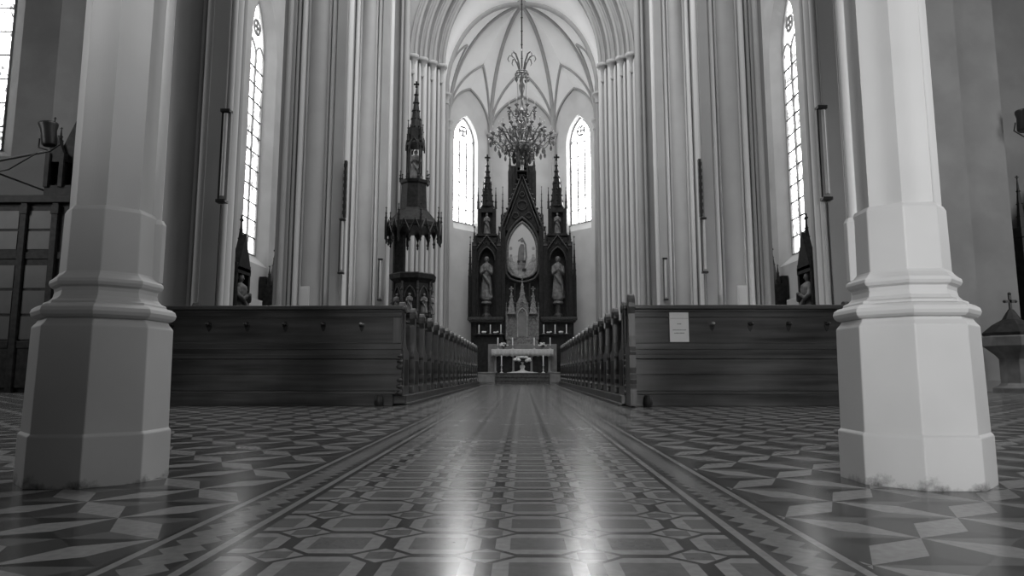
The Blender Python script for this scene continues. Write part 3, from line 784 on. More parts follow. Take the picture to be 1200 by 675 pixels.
# statues of the reredos
def statue(x, y, z, h, m, label, seed, ped=True):
    t = thing('statue', (x, y, z), label, 'statue', 'altarpiece statues')
    k = 0
    if ped:
        p = MB(); p.lathe([(.20, 0), (.20, .08), (.13, .16), (.13, .48), (.15, .52)], 8, rot=PI / 8, smooth=False); p.build('pedestal', 'carved2', t); p = MB(); p.lathe([(.15, .52), (.22, .56), (.22, .60), (.16, .66), (.22, .72), (.22, .77), (.19, .78)], 8, rot=PI / 8, smooth=False); p.build('bracket', 'gilt', t); k = .78
    s_ = statue_mesh(h, seed, .84).build('figure', m, t); s_.location.z = k
    return t
for s, w in ((-1, 'pulpit side'), (1, 'notice side')):
    statue(s * 1.44, RY - .16, 2.625, 1.70, 'statue', 'large robed saint statue in the lower niche of the altarpiece, ' + w, 3 + s)
    statue(s * 1.44, RY - .11, 6.055, .86, 'statue', 'small saint statue in the upper niche of the altarpiece, ' + w, 9 + s, False)
statue(0, RY - .24, 8.66, .50, 'statue_pale', 'small pale statue at the head of the great gable', 12, False)

# ------------------------------------------------------------------ tabernacle, altar table, candles, flowers
tb = thing('tabernacle', (0, 26.90, .42), 'pale carved stone tabernacle with three spires on the altar', 'tabernacle')
b = MB(); b.box(-.62, .62, -.18, .08, 0, 1.30); b.box(-.66, .66, -.2, .08, 1.30, 1.36); b.build('base', 'tabernacle', tb, .008)
for s in (-1, 1):
    b = MB(); b.box(s * .43 - .2, s * .43 + .2, -.15, .05, 1.36, 2.35)
    b.spire(s * .43, -.12, 2.3, 3.42, .20, n=4)
    for q in (-1, 1): b.spire(s * .43 + q * .2, -.15, 2.25, 2.75, .04); b.tube([(s * .43 + q * .2, -.16, 1.36), (s * .43 + q * .2, -.16, 2.3)], .028, 6)
    b.build('side_spire', 'tabernacle', tb, .004)
    f = MB(); f.tube([(s * .43 + x, -.16, z) for x, z in arc_pts(.13, 1.95, 2.2, 5)], .02, 5); f.box(s * .43 - .14, s * .43 + .14, -.165, -.15, 1.45, 1.9); f.build('blind_panel', 'gilt', tb)
b = MB(); b.box(-.23, .23, -.22, .08, 1.0, 2.75); b.prism([(-.24, 2.7), (.24, 2.7), (0, 3.2)], -.24, .06, 'y'); b.spire(0, -.06, 2.85, 3.85, .17, n=4)
b.build('centre_tower', 'tabernacle', tb, .006)
b = MB(); b.prism([(x, z) for x, z in lancet(.155, 1.42, 2.15, 2.42)], -.235, -.222, 'y'); b.build('door', 'altar_stone', tb)
b = MB(); b.tube([(x, -.24, z) for x, z in [(-.19, 1.4)] + arc_pts(.19, 2.2, 2.55, 6) + [(.19, 1.4)]], .022, 6); b.ball((0, -.26, 2.42), .035); b.build('door_moulding', 'statue_pale', tb)
b = MB(); statue_m = statue_mesh(.42, 5); statue_m.v = [(x, y - .2, z + 2.5) for x, y, z in statue_m.v]; statue_m.build('niche_figure', 'gilt', tb)

al = thing('altar_table', (0, 26.55, .42), 'stone altar table below the tabernacle', 'altar')
b = MB(); b.box(-1.15, 1.15, -.22, .03, .82, .90); b.build('table_top', 'altar_stone', al, .01)
b = MB(); b.box(-1.0, 1.0, -.05, .03, 0, .82); b.build('body', 'carved', al, .01)
b = MB(); b.box(-1.34, 1.34, .03, .06, 0, 1.12); b.build('retable', 'altar_stone', al, .01)
for x in (-1.05, -.35, .35, 1.05):
    b = MB(); b.lathe([(.07, 0), (.07, .05), (.04, .08), (.04, .7), (.07, .76), (.08, .82)], 10, (x, -.14, 0)); b.build('leg', 'altar_stone', al)
# cloth with a scalloped lace fall
b = MB(); n = 72; top = 1.332
rows = []
for r_, (dy, z) in enumerate(((.02, top), (-.235, top), (-.245, top - .02), (-.25, top - .14), (-.25, top - .29))):
    row = []
    for i in range(n + 1):
        x = -1.2 + 2.4 * i / n; w = .010 * sin(i * 1.3) * (1 if r_ > 2 else 0); zz = z + (.03 * abs(sin(i * PI / 6)) if r_ == 4 else 0)
        row.append((x, dy + w, zz))
    rows += row
b.add(rows, [(r_ * (n + 1) + i, r_ * (n + 1) + i + 1, (r_ + 1) * (n + 1) + i + 1, (r_ + 1) * (n + 1) + i) for r_ in range(4) for i in range(n)], 0, True)
o = b.build('altar_cloth', 'lace', loc=(0, 26.55, 0)); so = o.modifiers.new('thick', 'SOLIDIFY'); so.thickness = .006
tag(o, 'white lace edged cloth hanging over the altar table', 'altar cloth')

def candlestick(h, ch, foot=.07, label='', group='', loc=(0, 0, 0), m='brass'):
    t = thing('candlestick', loc, label, 'candlestick', group)
    b = MB(); b.lathe([(foot, 0), (foot, .012), (foot * .4, .04), (foot * .22, .08), (foot * .5, h * .45), (foot * .2, h * .5), (foot * .22, h * .85), (foot * .6, h * .95), (foot * .6, h)], 12); b.build('holder', m, t)
    b = MB(); b.lathe([(.021, h), (.021, h + ch), (.006, h + ch + .004), (.004, h + ch + .02)], 10); b.build('candle', 'candle', t)
    return t
def side_word(x): return 'pulpit side' if x < 0 else 'notice side'
for x, w in ((-.95, 'outer'), (-.38, 'inner'), (.46, 'inner'), (1.08, 'outer')):
    candlestick(.14, .30, .06, f'white altar candle standing on the lace cloth, {w} one, {side_word(x)}', 'candles on the altar cloth', (x, 26.42, 1.335))
for x, w in ((-1.72, 'outer'), (-1.27, 'middle'), (-.85, 'inner'), (.85, 'inner'), (1.30, 'middle'), (1.75, 'outer')):
    candlestick(.05, .32, .07, f'white candle hung before the altarpiece ledge, {w} one, {side_word(x)}', 'candles before the altarpiece', (x, 26.93, 1.95))
for s in (-1, 1):                                                        # shelf that carries them
    b = MB(); b.box(-.62, .62, -.24, .03, -.05, 0); b.box(-.58, .58, -.12, .02, -1.53, -.05)
    tag(b.build('candle_bench', 'carved', loc=(s * 1.30, 26.95, 1.95), bevel=.01), 'dark narrow bench carrying candles before the altarpiece, ' + side_word(s), 'bench')
for s in (-1, 1):
    candlestick(.30, .36, .07, 'tall white candle standing on the step before the altar, ' + side_word(s), 'candles on the altar step', (s * .80, 26.20, .42), 'white_metal')
def bouquet(loc, r, n, label, vase='font', seed=1, flat=.7, vz=.1, group='altar flowers'):
    t = thing('flower_vase', loc, label, 'flowers', group); rd_ = random.Random(seed)
    v = MB(); v.lathe([(.05, 0), (.06, .01), (.03, vz * .4), (.07, vz), (.05, vz + .01)], 12); v.build('vase', vase, t)
    l = MB()
    for i in range(24):
        a = rd_.uniform(0, 2 * PI); e = rd_.uniform(.2, 1.3); q = r * rd_.uniform(.7, 1.15)
        p = Vector((cos(a) * cos(e) * q, sin(a) * cos(e) * q * .6, vz + sin(e) * q * flat)); l.tube([(0, 0, vz), tuple(p * .6), tuple(p)], [.004, .02, .002], 4)
    l.build('leaves', 'leaf', t)
    for i in range(n):
        a = rd_.uniform(0, 2 * PI); e = rd_.uniform(.0, 1.2)
        f = MB(); c = (cos(a) * cos(e) * r, -abs(sin(a)) * cos(e) * r * .6, vz + (.15 + sin(e)) * r * flat)
        q = 1.5 if r > .3 else 1; f.lathe([(.002, -.03 * q), (.03 * q, -.02 * q), (.05 * q, .0), (.045 * q, .02 * q), (.02 * q, .03 * q), (.002, .02 * q)], 10, c, mod=lambda an, z: 1 + .2 * sin(5 * an)); f.build('blossom', 'flower', t)
    return t
bouquet((-.72, 26.40, 1.335), .17, 10, 'white flower bunch on the altar cloth, pulpit side', seed=2)
bouquet((.78, 26.40, 1.335), .17, 10, 'white flower bunch on the altar cloth, notice side', seed=3)
# low flowers and white urn before the altar
bouquet((0, 26.14, .708), .32, 22, 'wide bunch of white flowers in front of the altar table', 'statue_pale', 5, .55, .12)
b = MB(); b.lathe([(.58, 0), (.60, .015), (.24, .05), (.10, .09), (.07, .15), (.10, .22), (.09, .285)], 18, (0, 0, 0), sy=.2); 
tag(b.build('flower_stand', 'cloth', loc=(0, 26.14, .422)), 'white footed stand on the altar step carrying flowers', 'stand')
for s in (-1, 1):
    for k, x in enumerate((1.05, 1.52)):
        bouquet((s * x, 26.80, 1.95) if 0 else (s * x, 26.84, 1.952), .10, 6, f'little white posy among the candles before the altarpiece, {("inner", "outer")[k]} one, {side_word(s)}', seed=20 + k, flat=.5, vz=.03)

# ------------------------------------------------------------------ pulpit
PX, PYY = -3.47, 21.3
pu = thing('pulpit', (PX, PYY, 0), 'dark carved octagonal pulpit with gothic spired canopy above the pews', 'pulpit')
R8 = PI / 8
b = MB(); b.lathe([(.17, .131), (.17, .3), (.15, .45), (.15, 1.35), (.25, 1.5), (.60, 1.85), (.66, 1.95)], 8, rot=R8, smooth=False); b.build('stem', 'carved', pu)
b = MB(); b.lathe([(.68, 1.95), (.68, 2.05), (.60, 2.10), (.60, 3.20), (.66, 3.28), (.74, 3.34), (.76, 3.48), (.70, 3.52)], 8, rot=R8, smooth=False); b.build('tub', 'carved', pu)
b = MB()
for k in range(8):
    a = R8 + k * PI / 4; x, y = cos(a) * .62, sin(a) * .62
    b.tube([(x, y, 2.08), (x, y, 3.25)], .04, 8); b.ball((x, y, 3.0), .055); b.ball((x, y, 2.3), .055)
    a2 = k * PI / 4; nx, ny = cos(a2) * .575, sin(a2) * .575; tx, ty = -sin(a2), cos(a2)
    b.tube([(nx + tx * u, ny + ty * u, z) for u, z in arc_pts(.17, 2.75, 3.1, 6)], .025, 6)
    b.tube([(nx + tx * u, ny + ty * u, z) for u, z in ((-.17, 2.2), (.17, 2.2))], .025, 6)
b.build('tracery_panels', 'carved2', pu)
for k in range(5):
    a2 = PI + k * PI / 4; f = statue_mesh(.62, k); f.v = [(x + cos(a2) * .60, y + sin(a2) * .60, z + 2.25) for x, y, z in f.v]; f.build('relief_figure', 'statue', pu)
b = MB(); b.box(-.66, -.34, .25, .45, 1.9, 5.2); b.box(-.70, -.30, .22, .28, 3.4, 4.9)
for q in (-.66, -.34): b.tube([(q, .22, 3.4), (q, .22, 5.0)], .03, 6)
b.build('back_panel', 'carved', pu, .01)
b = MB(); b.lathe([(.86, 4.95), (.90, 5.0), (.90, 5.12), (.80, 5.2), (.50, 5.55), (.46, 5.62), (.42, 6.42), (.47, 6.46), (.49, 6.55), (.36, 6.58), (.25, 6.62)], 8, rot=R8, smooth=False)
b.build('canopy', 'carved', pu)
b = MB()
for k in range(8):                                                       # fringe of pointed arches with pendants
    a = R8 + k * PI / 4; a1 = a + PI / 4; p0 = Vector((cos(a) * .88, sin(a) * .88)); p1 = Vector((cos(a1) * .88, sin(a1) * .88))
    for h_ in range(2):
        q0, q1 = p0.lerp(p1, h_ / 2), p0.lerp(p1, (h_ + 1) / 2)
        m = (q0 + q1) / 2; d = (q1 - q0)
        pts2 = [(-.5, 5.1), (.5, 5.1), (.5, 4.62), (.42, 4.75), (.28, 4.88), (0, 5.02), (-.28, 4.88), (-.42, 4.75), (-.5, 4.62)]
        nn = Vector((m.x, m.y)).normalized() * .03
        v = [(m.x + d.x * u - nn.x * w_, m.y + d.y * u - nn.y * w_, z) for w_ in (0, 1) for u, z in pts2]
        n = len(pts2); b.add(v, [tuple(range(n)), tuple(range(n, 2 * n))] + [(i, (i + 1) % n, n + (i + 1) % n, n + i) for i in range(n)])
        b.lathe([(.004, -.14), (.035, -.08), (.02, -.04), (.05, .02), (.02, .1)], 6, (q0.x, q0.y, 4.58))
b.build('arched_fringe', 'carved', pu)
b = MB()
for k in range(8):
    a = R8 + k * PI / 4; a1 = a + PI / 4; p0 = Vector((cos(a) * .9, sin(a) * .9)); p1 = Vector((cos(a1) * .9, sin(a1) * .9))
    for h_ in range(2):
        q0, q1 = p0.lerp(p1, h_ / 2), p0.lerp(p1, (h_ + 1) / 2); m = (q0 + q1) / 2
        b.tube([(q0.x, q0.y, 4.78), (m.x * 1.02, m.y * 1.02, 5.20), (q1.x, q1.y, 4.78)], .022, 5)
b.build('fringe_gables', 'carved2', pu)
b = MB()
for k in range(8):
    a = R8 + k * PI / 4; b.box(cos(a) * .9 - .035, cos(a) * .9 + .035, sin(a) * .9 - .035, sin(a) * .9 + .035, 4.6, 5.2); b.spire(cos(a) * .9, sin(a) * .9, 5.15, 5.62, .04)
    b.spire(cos(a) * .47, sin(a) * .47, 6.5, 6.85, .035)
b.build('canopy_pinnacle', 'carved', pu)
b = MB()                                                                 # open lantern round a standing figure, then the spire
for k in range(4):
    a = PI / 4 + k * PI / 2; b.tube([(cos(a) * .26, sin(a) * .26, 6.6), (cos(a) * .24, sin(a) * .24, 8.0)], .035, 6); b.spire(cos(a) * .29, sin(a) * .29, 7.85, 8.55, .05)
b.box(-.28, -.16, -.05, .2, 6.6, 8.1)
b.lathe([(.30, 7.72), (.32, 7.80), (.27, 7.9), (.24, 8.3)], 8, rot=R8, smooth=False)
b.spire(0, 0, 8.1, 9.95, .20, n=8, rot=0)
for k in range(4):
    a = k * PI / 2; b.tube([(cos(a) * .28 + sin(a) * u, sin(a) * .28 - cos(a) * u, z) for u, z in arc_pts(.14, 7.55, 7.95, 4)], .025, 5)
b.build('spire', 'carved', pu)
f = statue_mesh(1.0, 8); f.v = [(x + .02, y, z + 6.6) for x, y, z in f.v]; f.build('canopy_figure', 'statue', pu)

# ------------------------------------------------------------------ chandelier
ch = thing('chandelier', (0, 17, 5.75), 'large crystal chandelier hanging on a long rod before the altar', 'chandelier')
b = MB(); b.tube([(0, 0, 1.9), (0, 0, 12.05)], .018, 8)
for i in range(24): b.ball((0, 0, 2.9 + i * .38), .03, 0, 6)
b.build('rod', 'black', ch)
b = MB(); b.lathe([(.12, 12.0), (.10, 11.9), (.02, 11.8)], 12); b.build('ceiling_rose', 'black', ch)
b = MB(); b.lathe([(.01, .0), (.05, .03), (.09, .12), (.05, .2), (.12, .3), (.26, .42), (.30, .48), (.26, .54), (.10, .6), (.06, .7), (.12, .85), (.15, 1.0), (.12, 1.15), (.05, 1.22), (.08, 1.32), (.13, 1.38), (.13, 1.45), (.04, 1.55), (.03, 1.75),
                 (.06, 1.8), (.03, 1.9), (.07, 2.05), (.08, 2.15), (.03, 2.25), (.03, 2.45), (.05, 2.52)], 18); b.build('stem', 'brass', ch)
# hoops
def ring(z, r, m, th, nm):
    b = MB(); b.tube([(r * cos(2 * PI * j / 32), r * sin(2 * PI * j / 32), z) for j in range(33)], th, 6); return b.build(nm, m, ch)
ring(.48, .42, 'brass', .025, 'lower_hoop'); ring(.85, .32, 'brass', .018, 'upper_hoop'); ring(2.45, .17, 'brass', .02, 'crown_hoop'); ring(2.52, .14, 'brass', .015, 'crown_hoop')
arm_me = cup_me = can_me = None
def arm(r, zb, rise, a, droop, z2):
    b = MB(); pth = []
    for i in range(11):
        t = i / 10; rr = .1 + (r - .1) * t; z = zb - droop * sin(PI * min(1, t * 1.25)) + rise * t * t; pth.append((rr, 0, z))
    b.tube(pth, .016, 6); b.tube([(r * .55, 0, zb), (r * .62, 0, zb + .1), (r * .72, 0, zb + .06), (r * .68, 0, zb)], .008, 5); return b, pth[-1]
arms = []
for tier_, (n, r, zb, rise, droop) in enumerate(((14, .82, .50, .22, .12), (14, .60, .66, .28, .10), (8, .36, 1.34, .14, .08))):
    b, (ex, _, ez) = arm(r, zb, rise, 0, droop, 0)
    o0 = b.build('arm', 'brass', ch)
    c = MB(); c.lathe([(.008, -.05), (.02, -.02), (.055, .0), (.06, .015), (.02, .02), (.02, .05)], 10, (ex, 0, ez)); c0 = c.build('drip_pan', 'crystal', o0)
    k = MB(); k.lathe([(.015, .05), (.015, .15), (.022, .165), (.018, .19), (.003, .215)], 8, (ex, 0, ez)); k0 = k.build('candle_lamp', 'candle', o0)
    for i in range(n):
        a = 2 * PI * i / n + tier_ * .2
        if i == 0: o = o0
        else:
            o = o0.copy(); C.objects.link(o)
            for s_ in (c0, k0): d = s_.copy(); C.objects.link(d); d.parent = o
        o.rotation_euler.z = a; arms.append((a, ex, ez))
drop = MB(); drop.lathe([(.002, 0), (.006, -.01), (.014, -.03), (.024, -.065), (.016, -.095), (.002, -.11)], 6, smooth=False); dm = drop.build('crystal_drop', 'crystal', ch)
first = True; nd = 0; rr_ = random.Random(4)
for (r, z, n) in ((.42, .46, 18), (.82, .66, 14), (.60, .84, 14), (.30, .84, 12), (.36, 1.42, 8), (.18, .30, 8), (.17, 2.44, 8), (.60, .40, 14)):
    for i in range(n):
        a = 2 * PI * i / n + r; o = dm if first else dm.copy()
        if not first: C.objects.link(o)
        first = False; nd += 1
        o.location = (r * cos(a), r * sin(a), z + rr_.uniform(-.02, .02)); o.scale = (1.5, 1.5, 1.6)
def swag(p, q, sag):
    return [(p[0] + (q[0] - p[0]) * t, p[1] + (q[1] - p[1]) * t, p[2] + (q[2] - p[2]) * t - sag * 4 * t * (1 - t)) for t in [i / 10 for i in range(11)]]
for i in range(14):                                                      # strings of beads between arms and stem
    a, a2 = 2 * PI * i / 14, 2 * PI * (i + 1) / 14
    b = MB()
    for P_, Q_, sg in (((.80 * cos(a), .80 * sin(a), .72), (.80 * cos(a2), .80 * sin(a2), .72), .10), ((.80 * cos(a), .80 * sin(a), .72), (.14 * cos(a), .14 * sin(a), 1.35), .22), ((.40 * cos(a), .40 * sin(a), .48), (.14 * cos(a), .14 * sin(a), .12), .08)):
        for p in swag(P_, Q_, sg): b.ball(p, .016, 0, 6)
    b.build('bead_string', 'crystal', ch)
for i in range(8):                                                       # crown of glass plumes high on the stem
    a = 2 * PI * i / 8; b = MB()
    b.tube([(cos(a) * r, sin(a) * r, z) for r, z in ((.05, 2.5), (.12, 2.75), (.22, 2.95), (.33, 2.98), (.37, 2.88), (.33, 2.80))], [.014, .022, .02, .018, .014, .008], 6); b.build('crown_plume', 'crystal', ch)
    if i % 2 == 0:
        b = MB(); b.tube([(cos(a) * r, sin(a) * r, z) for r, z in ((.13, 1.4), (.10, 1.8), (.12, 2.2), (.16, 2.45))], .007, 5); b.build('chain', 'brass', ch)
for i in range(6):
    a = 2 * PI * i / 6; b = MB(); b.lathe([(.002, -.36), (.04, -.30), (.06, -.2), (.045, -.08), (.02, 0)], 8, (cos(a) * .2, sin(a) * .2, .36), smooth=False); b.build('pendant', 'black' if i % 2 else 'crystal', ch)

# ------------------------------------------------------------------ lamps and boxes on the piers
def tube_lamp(x, y, z0, z1, label, group='tube lamps on the piers'):
    t = thing('tube_lamp', (x, y, z0), label, 'lamp', group); H = z1 - z0
    b = MB(); b.box(-.075, .075, 0, .06, 0, H); b.build('housing', 'pier', t, .008)
    b = MB(); b.tube([(.01, -.035, .06), (.01, -.035, H - .06)], .03, 10); b.build('lamp_tube', 'white_metal', t)
    for zz in (-.04, H - .04): b = MB(); b.box(-.075, .075, -.07, .06, zz, zz + .05); b.build('end_cap', 'black', t, .005)
    b = MB(); b.box(-.07, -.05, -.01, .06, 0, H); b.build('shade_strip', 'black', t)
    return t
for s, w in ((-1, 'pulpit side'), (1, 'notice side')):
    tube_lamp(s * 4.63 + (-.02 if s < 0 else .02), 10.19, 3.07, 4.52, f'long vertical tube lamp on the pier nearest the entrance, {w}')
    tube_lamp(s * 4.66, 17.19, 2.98, 4.38, f'vertical tube lamp on the second pier, {w}')
    tube_lamp(s * 4.86, 22.90, 2.90, 4.30, f'vertical tube lamp on the pier beside the chancel arch, {w}')
    b = MB(); b.box(-.035, .035, -.06, .06, 4.42, 5.95)
    for i in range(8): b.box(-.045, .045, -.075, -.06, 4.5 + i * .18, 4.6 + i * .18)
    tag(b.build('column_speaker', 'black', loc=(s * 4.62, 17.22, 0), bevel=.006), f'slim black column loudspeaker above the tube lamp on the second pier, {w}', 'loudspeaker', 'column loudspeakers')
    b = MB(); b.tube([(s * 4.70, 10.27, 1.3), (s * 4.70, 10.27, 3.03)], .014, 6); tag(b.build('cable_conduit', 'black'), f'thin dark cable conduit below the nearest tube lamp, {w}', 'conduit', 'pier conduits')
    b = MB(); b.tube([(s * 4.66, 17.26, 1.4), (s * 4.66, 17.26, 2.93)], .018, 6); tag(b.build('cable_conduit', 'pier_dark'), f'thin cable conduit below the tube lamp on the second pier, {w}', 'conduit', 'pier conduits')
    b = MB(); b.box(-.12, .12, -.29, -.25, 0, .85); b.box(-.09, .09, -.30, -.29, .05, .8)
    tag(b.build('notice_board', 'pier_light', loc=(s * 5.52, 17.27, 1.75), bevel=.01), f'narrow pale board on the front of the second pier, {w}', 'board', 'pale boards on the piers')

# ------------------------------------------------------------------ side shrines in the aisles
def shrine(s, y0, wd, h, x, label, seed):
    """gothic niche shrine facing the nave, seen almost edge-on"""
    t = thing('gothic_shrine', (s * x, y0, 0), label, 'shrine', 'side shrines under the aisle windows')
    u = lambda a: s * a
    def bx(b, a0, a1, y_0, y_1, z0, z1): b.box(*sorted((u(a0), u(a1))), y_0, y_1, z0, z1)
    b = MB(); bx(b, -.25, .30, 0, wd, 0, 1.35); bx(b, -.3, .30, -.04, wd + .04, 1.35, 1.45); b.build('altar_base', 'wood', t, .01)
    b = MB(); bx(b, .15, .35, .02, wd - .02, 1.45, h * .78); 
    for q in (.04, wd - .04): bx(b, -.08, .2, q - .06, q + .06, 1.45, h * .72)
    b.prism([(.0, h * .68), (wd, h * .68), (wd / 2, h * .90)], u(-.1), u(.1), 'x'); bx(b, -.1, .2, 0, wd, h * .66, h * .70)
    b.build('niche', 'carved', t, .008)
    b = MB()
    for q in (.04, wd - .04): b.spire(u(.05), q, h * .70, h * .86, .07)
    b.spire(u(.05), wd / 2, h * .82, h, .10); zz = h - .1
    b.box(*sorted((u(.03), u(.07))), wd / 2 - .09, wd / 2 + .09, zz, zz + .05); b.box(*sorted((u(.03), u(.07))), wd / 2 - .02, wd / 2 + .02, zz - .12, zz + .16)
    b.build('pinnacle', 'carved', t)
    f = statue_mesh(min(1.7, h * .38), seed); f.v = [(y * -s * -1 * .9 if 0 else u(0) + y * s, x_ + wd / 2, z + 1.45) for x_, y, z in f.v]; f.build('figure', 'statue', t)
for s, w in ((-1, 'pulpit side'), (1, 'notice side')):
    shrine(s, 18.1, .90, 4.75, 7.82, 'dark carved shrine with a cross on top, entrance end of the aisle window, ' + w, 21 + s)
    shrine(s, 20.75, .9, 4.35, 7.82, 'lower dark carved shrine at the far end of the aisle window, ' + w, 25 + s)
    b = MB(); b.box(-.12, .12, 0, 1.2, 0, 1.6); b.box(-.14, .14, -.03, 1.23, 1.6, 1.68); b.box(-.08, .12, .1, 1.1, 1.68, 2.6)
    tag(b.build('side_altar', 'plaster', loc=(s * 8.04, 19.35, 0), bevel=.015), 'plain white side altar below the aisle window, ' + w, 'altar', 'white side altars')

# ------------------------------------------------------------------ glazed wooden vestibule (pulpit side) and its neighbours
vx0, vx1, vy = -13.6, -9.55, 14.5
t = thing('vestibule', ((vx0 + vx1) / 2, vy, 0), 'tall dark wooden vestibule with small glass panes at the edge of the photo', 'vestibule')
hw = (vx1 - vx0) / 2
b = MB(); b.box(-hw, hw, .08, 1.2, 0, 4.15); b.box(-hw - .06, hw + .06, -.06, 1.25, 4.15, 4.32); b.build('casing', 'carved', t, .012)
for x in (-hw + .06, -hw + 1.35, hw - 1.45, hw - .75, hw - .1):
    b = MB(); b.box(x - .07, x + .07, -.03, .1, 0, 4.15); b.box(x - .09, x + .09, -.045, .1, 3.9, 4.1); b.build('post', 'carved', t, .008)
for x0, x1 in ((-hw + 1.45, hw - 1.55), (hw - 1.38, hw - .82), (hw - .68, hw - .17)):
    b = MB(); b.box(x0, x1, .045, .09, .1, 4.1); b.box(x0, x1, .02, .09, .1, .95); b.box(x0, x1, .02, .09, 2.9, 3.05); b.box(x0, x1, .0, .09, .95, 1.1); b.build('door', 'carved', t, .008)
for x0, x1 in ((-hw + 1.45, hw - 1.55), (hw - 1.38, hw - .82)):
    for zz in (1.14, 1.70, 2.26, 3.12, 3.58):
        n = 2 if x1 - x0 > .8 else 1
        for j in range(n):
            a = x0 + (x1 - x0) * j / n + .03; c = x0 + (x1 - x0) * (j + 1) / n - .03; g = MB(); g.box(a, c, .03, .044, zz, zz + .5 if zz < 3 else zz + .4); g.build('pane', 'pane_dark', t)
b = MB()
b.box(-.55, .55, .0, .35, 0, .35)
for q in (-.5, -.17, .17, .5): b.box(q - .05, q + .05, -.05, .3, .3, 1.1)
for q in (-.33, .33): b.prism([(q - .24, .9), (q + .24, .9), (q, 1.5)], 0, .12, 'y'); b.spire(q, .1, 1.2, 1.75, .06)
b.prism([(-.42, .9), (.42, .9), (0, 1.9)], .1, .2, 'y')
b.spire(-.5, .1, 1.05, 2.0, .07); b.spire(.5, .1, 1.05, 1.8, .07)
b.box(.30, .38, .08, .14, .9, 1.95); b.box(.20, .48, .08, .14, 1.70, 1.78); b.box(-.5, .5, .2, .34, .3, 1.15)
for q in range(5): b.spire(-.42 + q * .21, .3, 1.1, 1.5, .05)
o = b.build('gothic_cresting', 'carved', loc=(-10.35, 14.9, 4.322), bevel=.006); tag(o, 'dark gothic cresting with a cross standing on the wooden vestibule', 'cresting')
b = MB(); b.box(-.42, .42, -.08, .08, 0, 1.0); b.prism([(-.46, .95), (.46, .95), (0, 2.3)], -.06, .08, 'y'); b.spire(0, .0, 1.2, 2.75, .1); b.spire(-.42, .0, 1.0, 1.6, .05); b.spire(.42, .0, 1.0, 1.6, .05)
tag(b.build('dark_window_shape', 'carved', loc=(-14.35, 17.1, 6.18), bevel=.006), 'added dark pointed shape standing for the dark foot of the patterned corner window', 'pinnacle')  # added shape on the sill, stands in for the window's dark lower part
def flood(x, y, z, s, label, tilt):
    t = thing('flood_lamp', (x, y, z), label, 'lamp', 'flood lamps on brackets')
    b = MB(); b.lathe([(.13, -.24), (.15, -.2), (.16, .1), (.20, .22), (.20, .26), (.17, .26)], 14, smooth=True); b.build('lamp_head', 'black', t)
    b = MB(); b.tube([(-.21, 0, -.05), (-.24, .0, -.25), (0, .02, -.36), (.24, 0, -.25), (.21, 0, -.05)], .02, 6); b.build('yoke', 'black', t)
    b = MB(); b.tube([(0, .02, -.36), (s * 1.7, .1, -.40), (s * 1.75, 16.96 - y, -.36)], .025, 6); b.tube([(s * .3, .02, -.36), (s * 1.0, .1, -.60), (s * 1.75, .1, -.66)], .018, 6); b.build('bracket_arm', 'pier' if s > 0 else 'black', t)
    t.rotation_euler = (0, tilt, 0)
flood(-10.42, 14.25, 5.62, -1, 'black flood lamp on a bracket above the wooden vestibule', -.15)
flood(11.95, 15.7, 6.35, 1, 'black flood lamp on a bracket at the edge of the photo above the font', .1)
# tall dark shrine and font on the other side
t = thing('gothic_cabinet', (12.75, 16.4, 0), 'tall dark gothic cabinet with pinnacles behind the font', 'cabinet')
b = MB(); b.box(-.6, .9, 0, .5, 0, 3.9); b.box(-.64, .94, -.05, .5, 3.7, 3.95); b.prism([(-.5, 3.95), (.8, 3.95), (.15, 5.0)], .1, .3, 'y'); b.build('body', 'carved', t, .01)
b = MB(); b.spire(-.55, .05, 3.9, 5.25, .09); b.spire(-.3, .1, 3.9, 4.7, .07); b.spire(.85, .05, 3.9, 5.25, .09); b.build('pinnacle', 'carved', t)
b = MB(); b.box(-.45, .1, -.03, .02, .6, 3.4); b.box(.2, .75, -.03, .02, .6, 3.4); b.build('door', 'wood_v', t, .01)
t = thing('baptismal_font', (10.72, 15.0, 0), 'grey stone font with a dark conical lid topped by a cross', 'font')
b = MB(); b.lathe([(.46, 0), (.46, .1), (.36, .14), (.30, .2), (.30, .72), (.36, .8), (.52, .95), (.58, 1.0), (.58, 1.2), (.54, 1.24)], 8, rot=R8, smooth=False); b.build('bowl', 'font', t, .01)
b = MB(); b.lathe([(.57, 1.24), (.57, 1.29), (.38, 1.46), (.18, 1.58), (.10, 1.72), (.05, 1.80)], 8, rot=R8, smooth=False); b.build('lid', 'carved', t)
b = MB(); b.box(-.025, .025, -.02, .02, 1.78, 2.14); b.box(-.11, .11, -.02, .02, 1.95, 2.01)
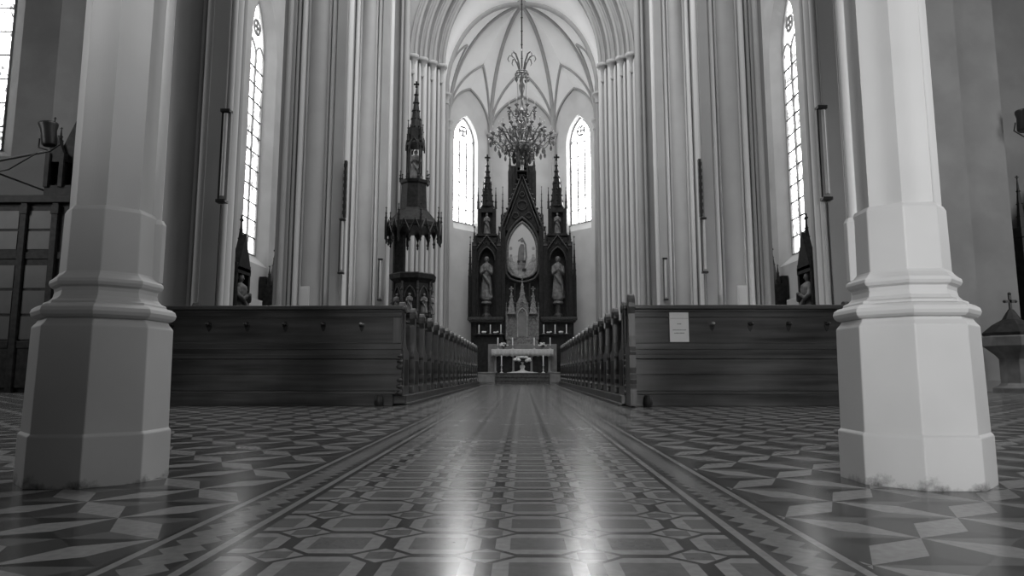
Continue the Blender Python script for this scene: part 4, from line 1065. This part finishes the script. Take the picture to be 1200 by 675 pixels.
for x, z in ((0, 2.15), (-.12, 1.98), (.12, 1.98)): b.ball((x, 0, z), .035)
b.build('cross', 'black', t)

# ------------------------------------------------------------------ light
def area(name, loc, target, sx, sy, power, spread=180):
    l = bpy.data.lights.new(name, 'AREA'); l.shape = 'RECTANGLE'; l.size, l.size_y = sx, sy; l.energy = power; l.spread = math.radians(spread)
    o = bpy.data.objects.new(name, l); C.objects.link(o); o.location = loc
    o.rotation_euler = (Vector(target) - Vector(loc)).to_track_quat('-Z', 'Y').to_euler(); return o
w = bpy.data.worlds.new('daylight'); bpy.context.scene.world = w; w.use_nodes = True
bg = w.node_tree.nodes['Background']; bg.inputs[0].default_value = (1, 1, 1, 1); bg.inputs[1].default_value = .05
for s, e in ((-1, 290), (1, 620)):
    area('bay_window_daylight', (s * 16.2, 8, 7), (0, 10, 3), 3, 7, e)
area('nave_overhead_fill', (0, 15.5, 17.6), (0, 15.5, 0), 7, 14, 1400)  # added unseen panel under the ceiling, brightens the whole nave
area('west_door_daylight', (.9, -4.6, 2.2), (1.60, 2.77, 1.3), 1.4, 2.4, 31, 44)
area('left_shaft_fill', (-.4, -5.2, 5.4), (-1.7, 2.77, 2.35), 1.2, 1.2, 5.5, 19)  # added narrow beam that brightens only the upper shaft of the left column

# ------------------------------------------------------------------ camera
f_px = 795.0; pitch = math.atan(99.5 / f_px)
cd = bpy.data.cameras.new('camera'); cd.sensor_width = 36; cd.lens = 36 * f_px / 1200; cd.clip_start = .02; cd.clip_end = 200
cam = bpy.data.objects.new('camera', cd); C.objects.link(cam); cam.location = (0, 0, .42)
cam.rotation_euler = (PI / 2 + pitch, 0, math.atan(12 / f_px / cos(pitch)))
sc = bpy.context.scene; sc.camera = cam
sc.view_settings.view_transform = 'Standard'; sc.view_settings.look = 'None'; sc.view_settings.gamma = 1; sc.view_settings.use_curve_mapping = False
sc.view_settings.exposure = .28
sc.cycles.use_denoising = True
sc.cycles.sample_clamp_indirect = 4; sc.cycles.caustics_refractive = False; sc.cycles.max_bounces = 8; sc.cycles.diffuse_bounces = 5
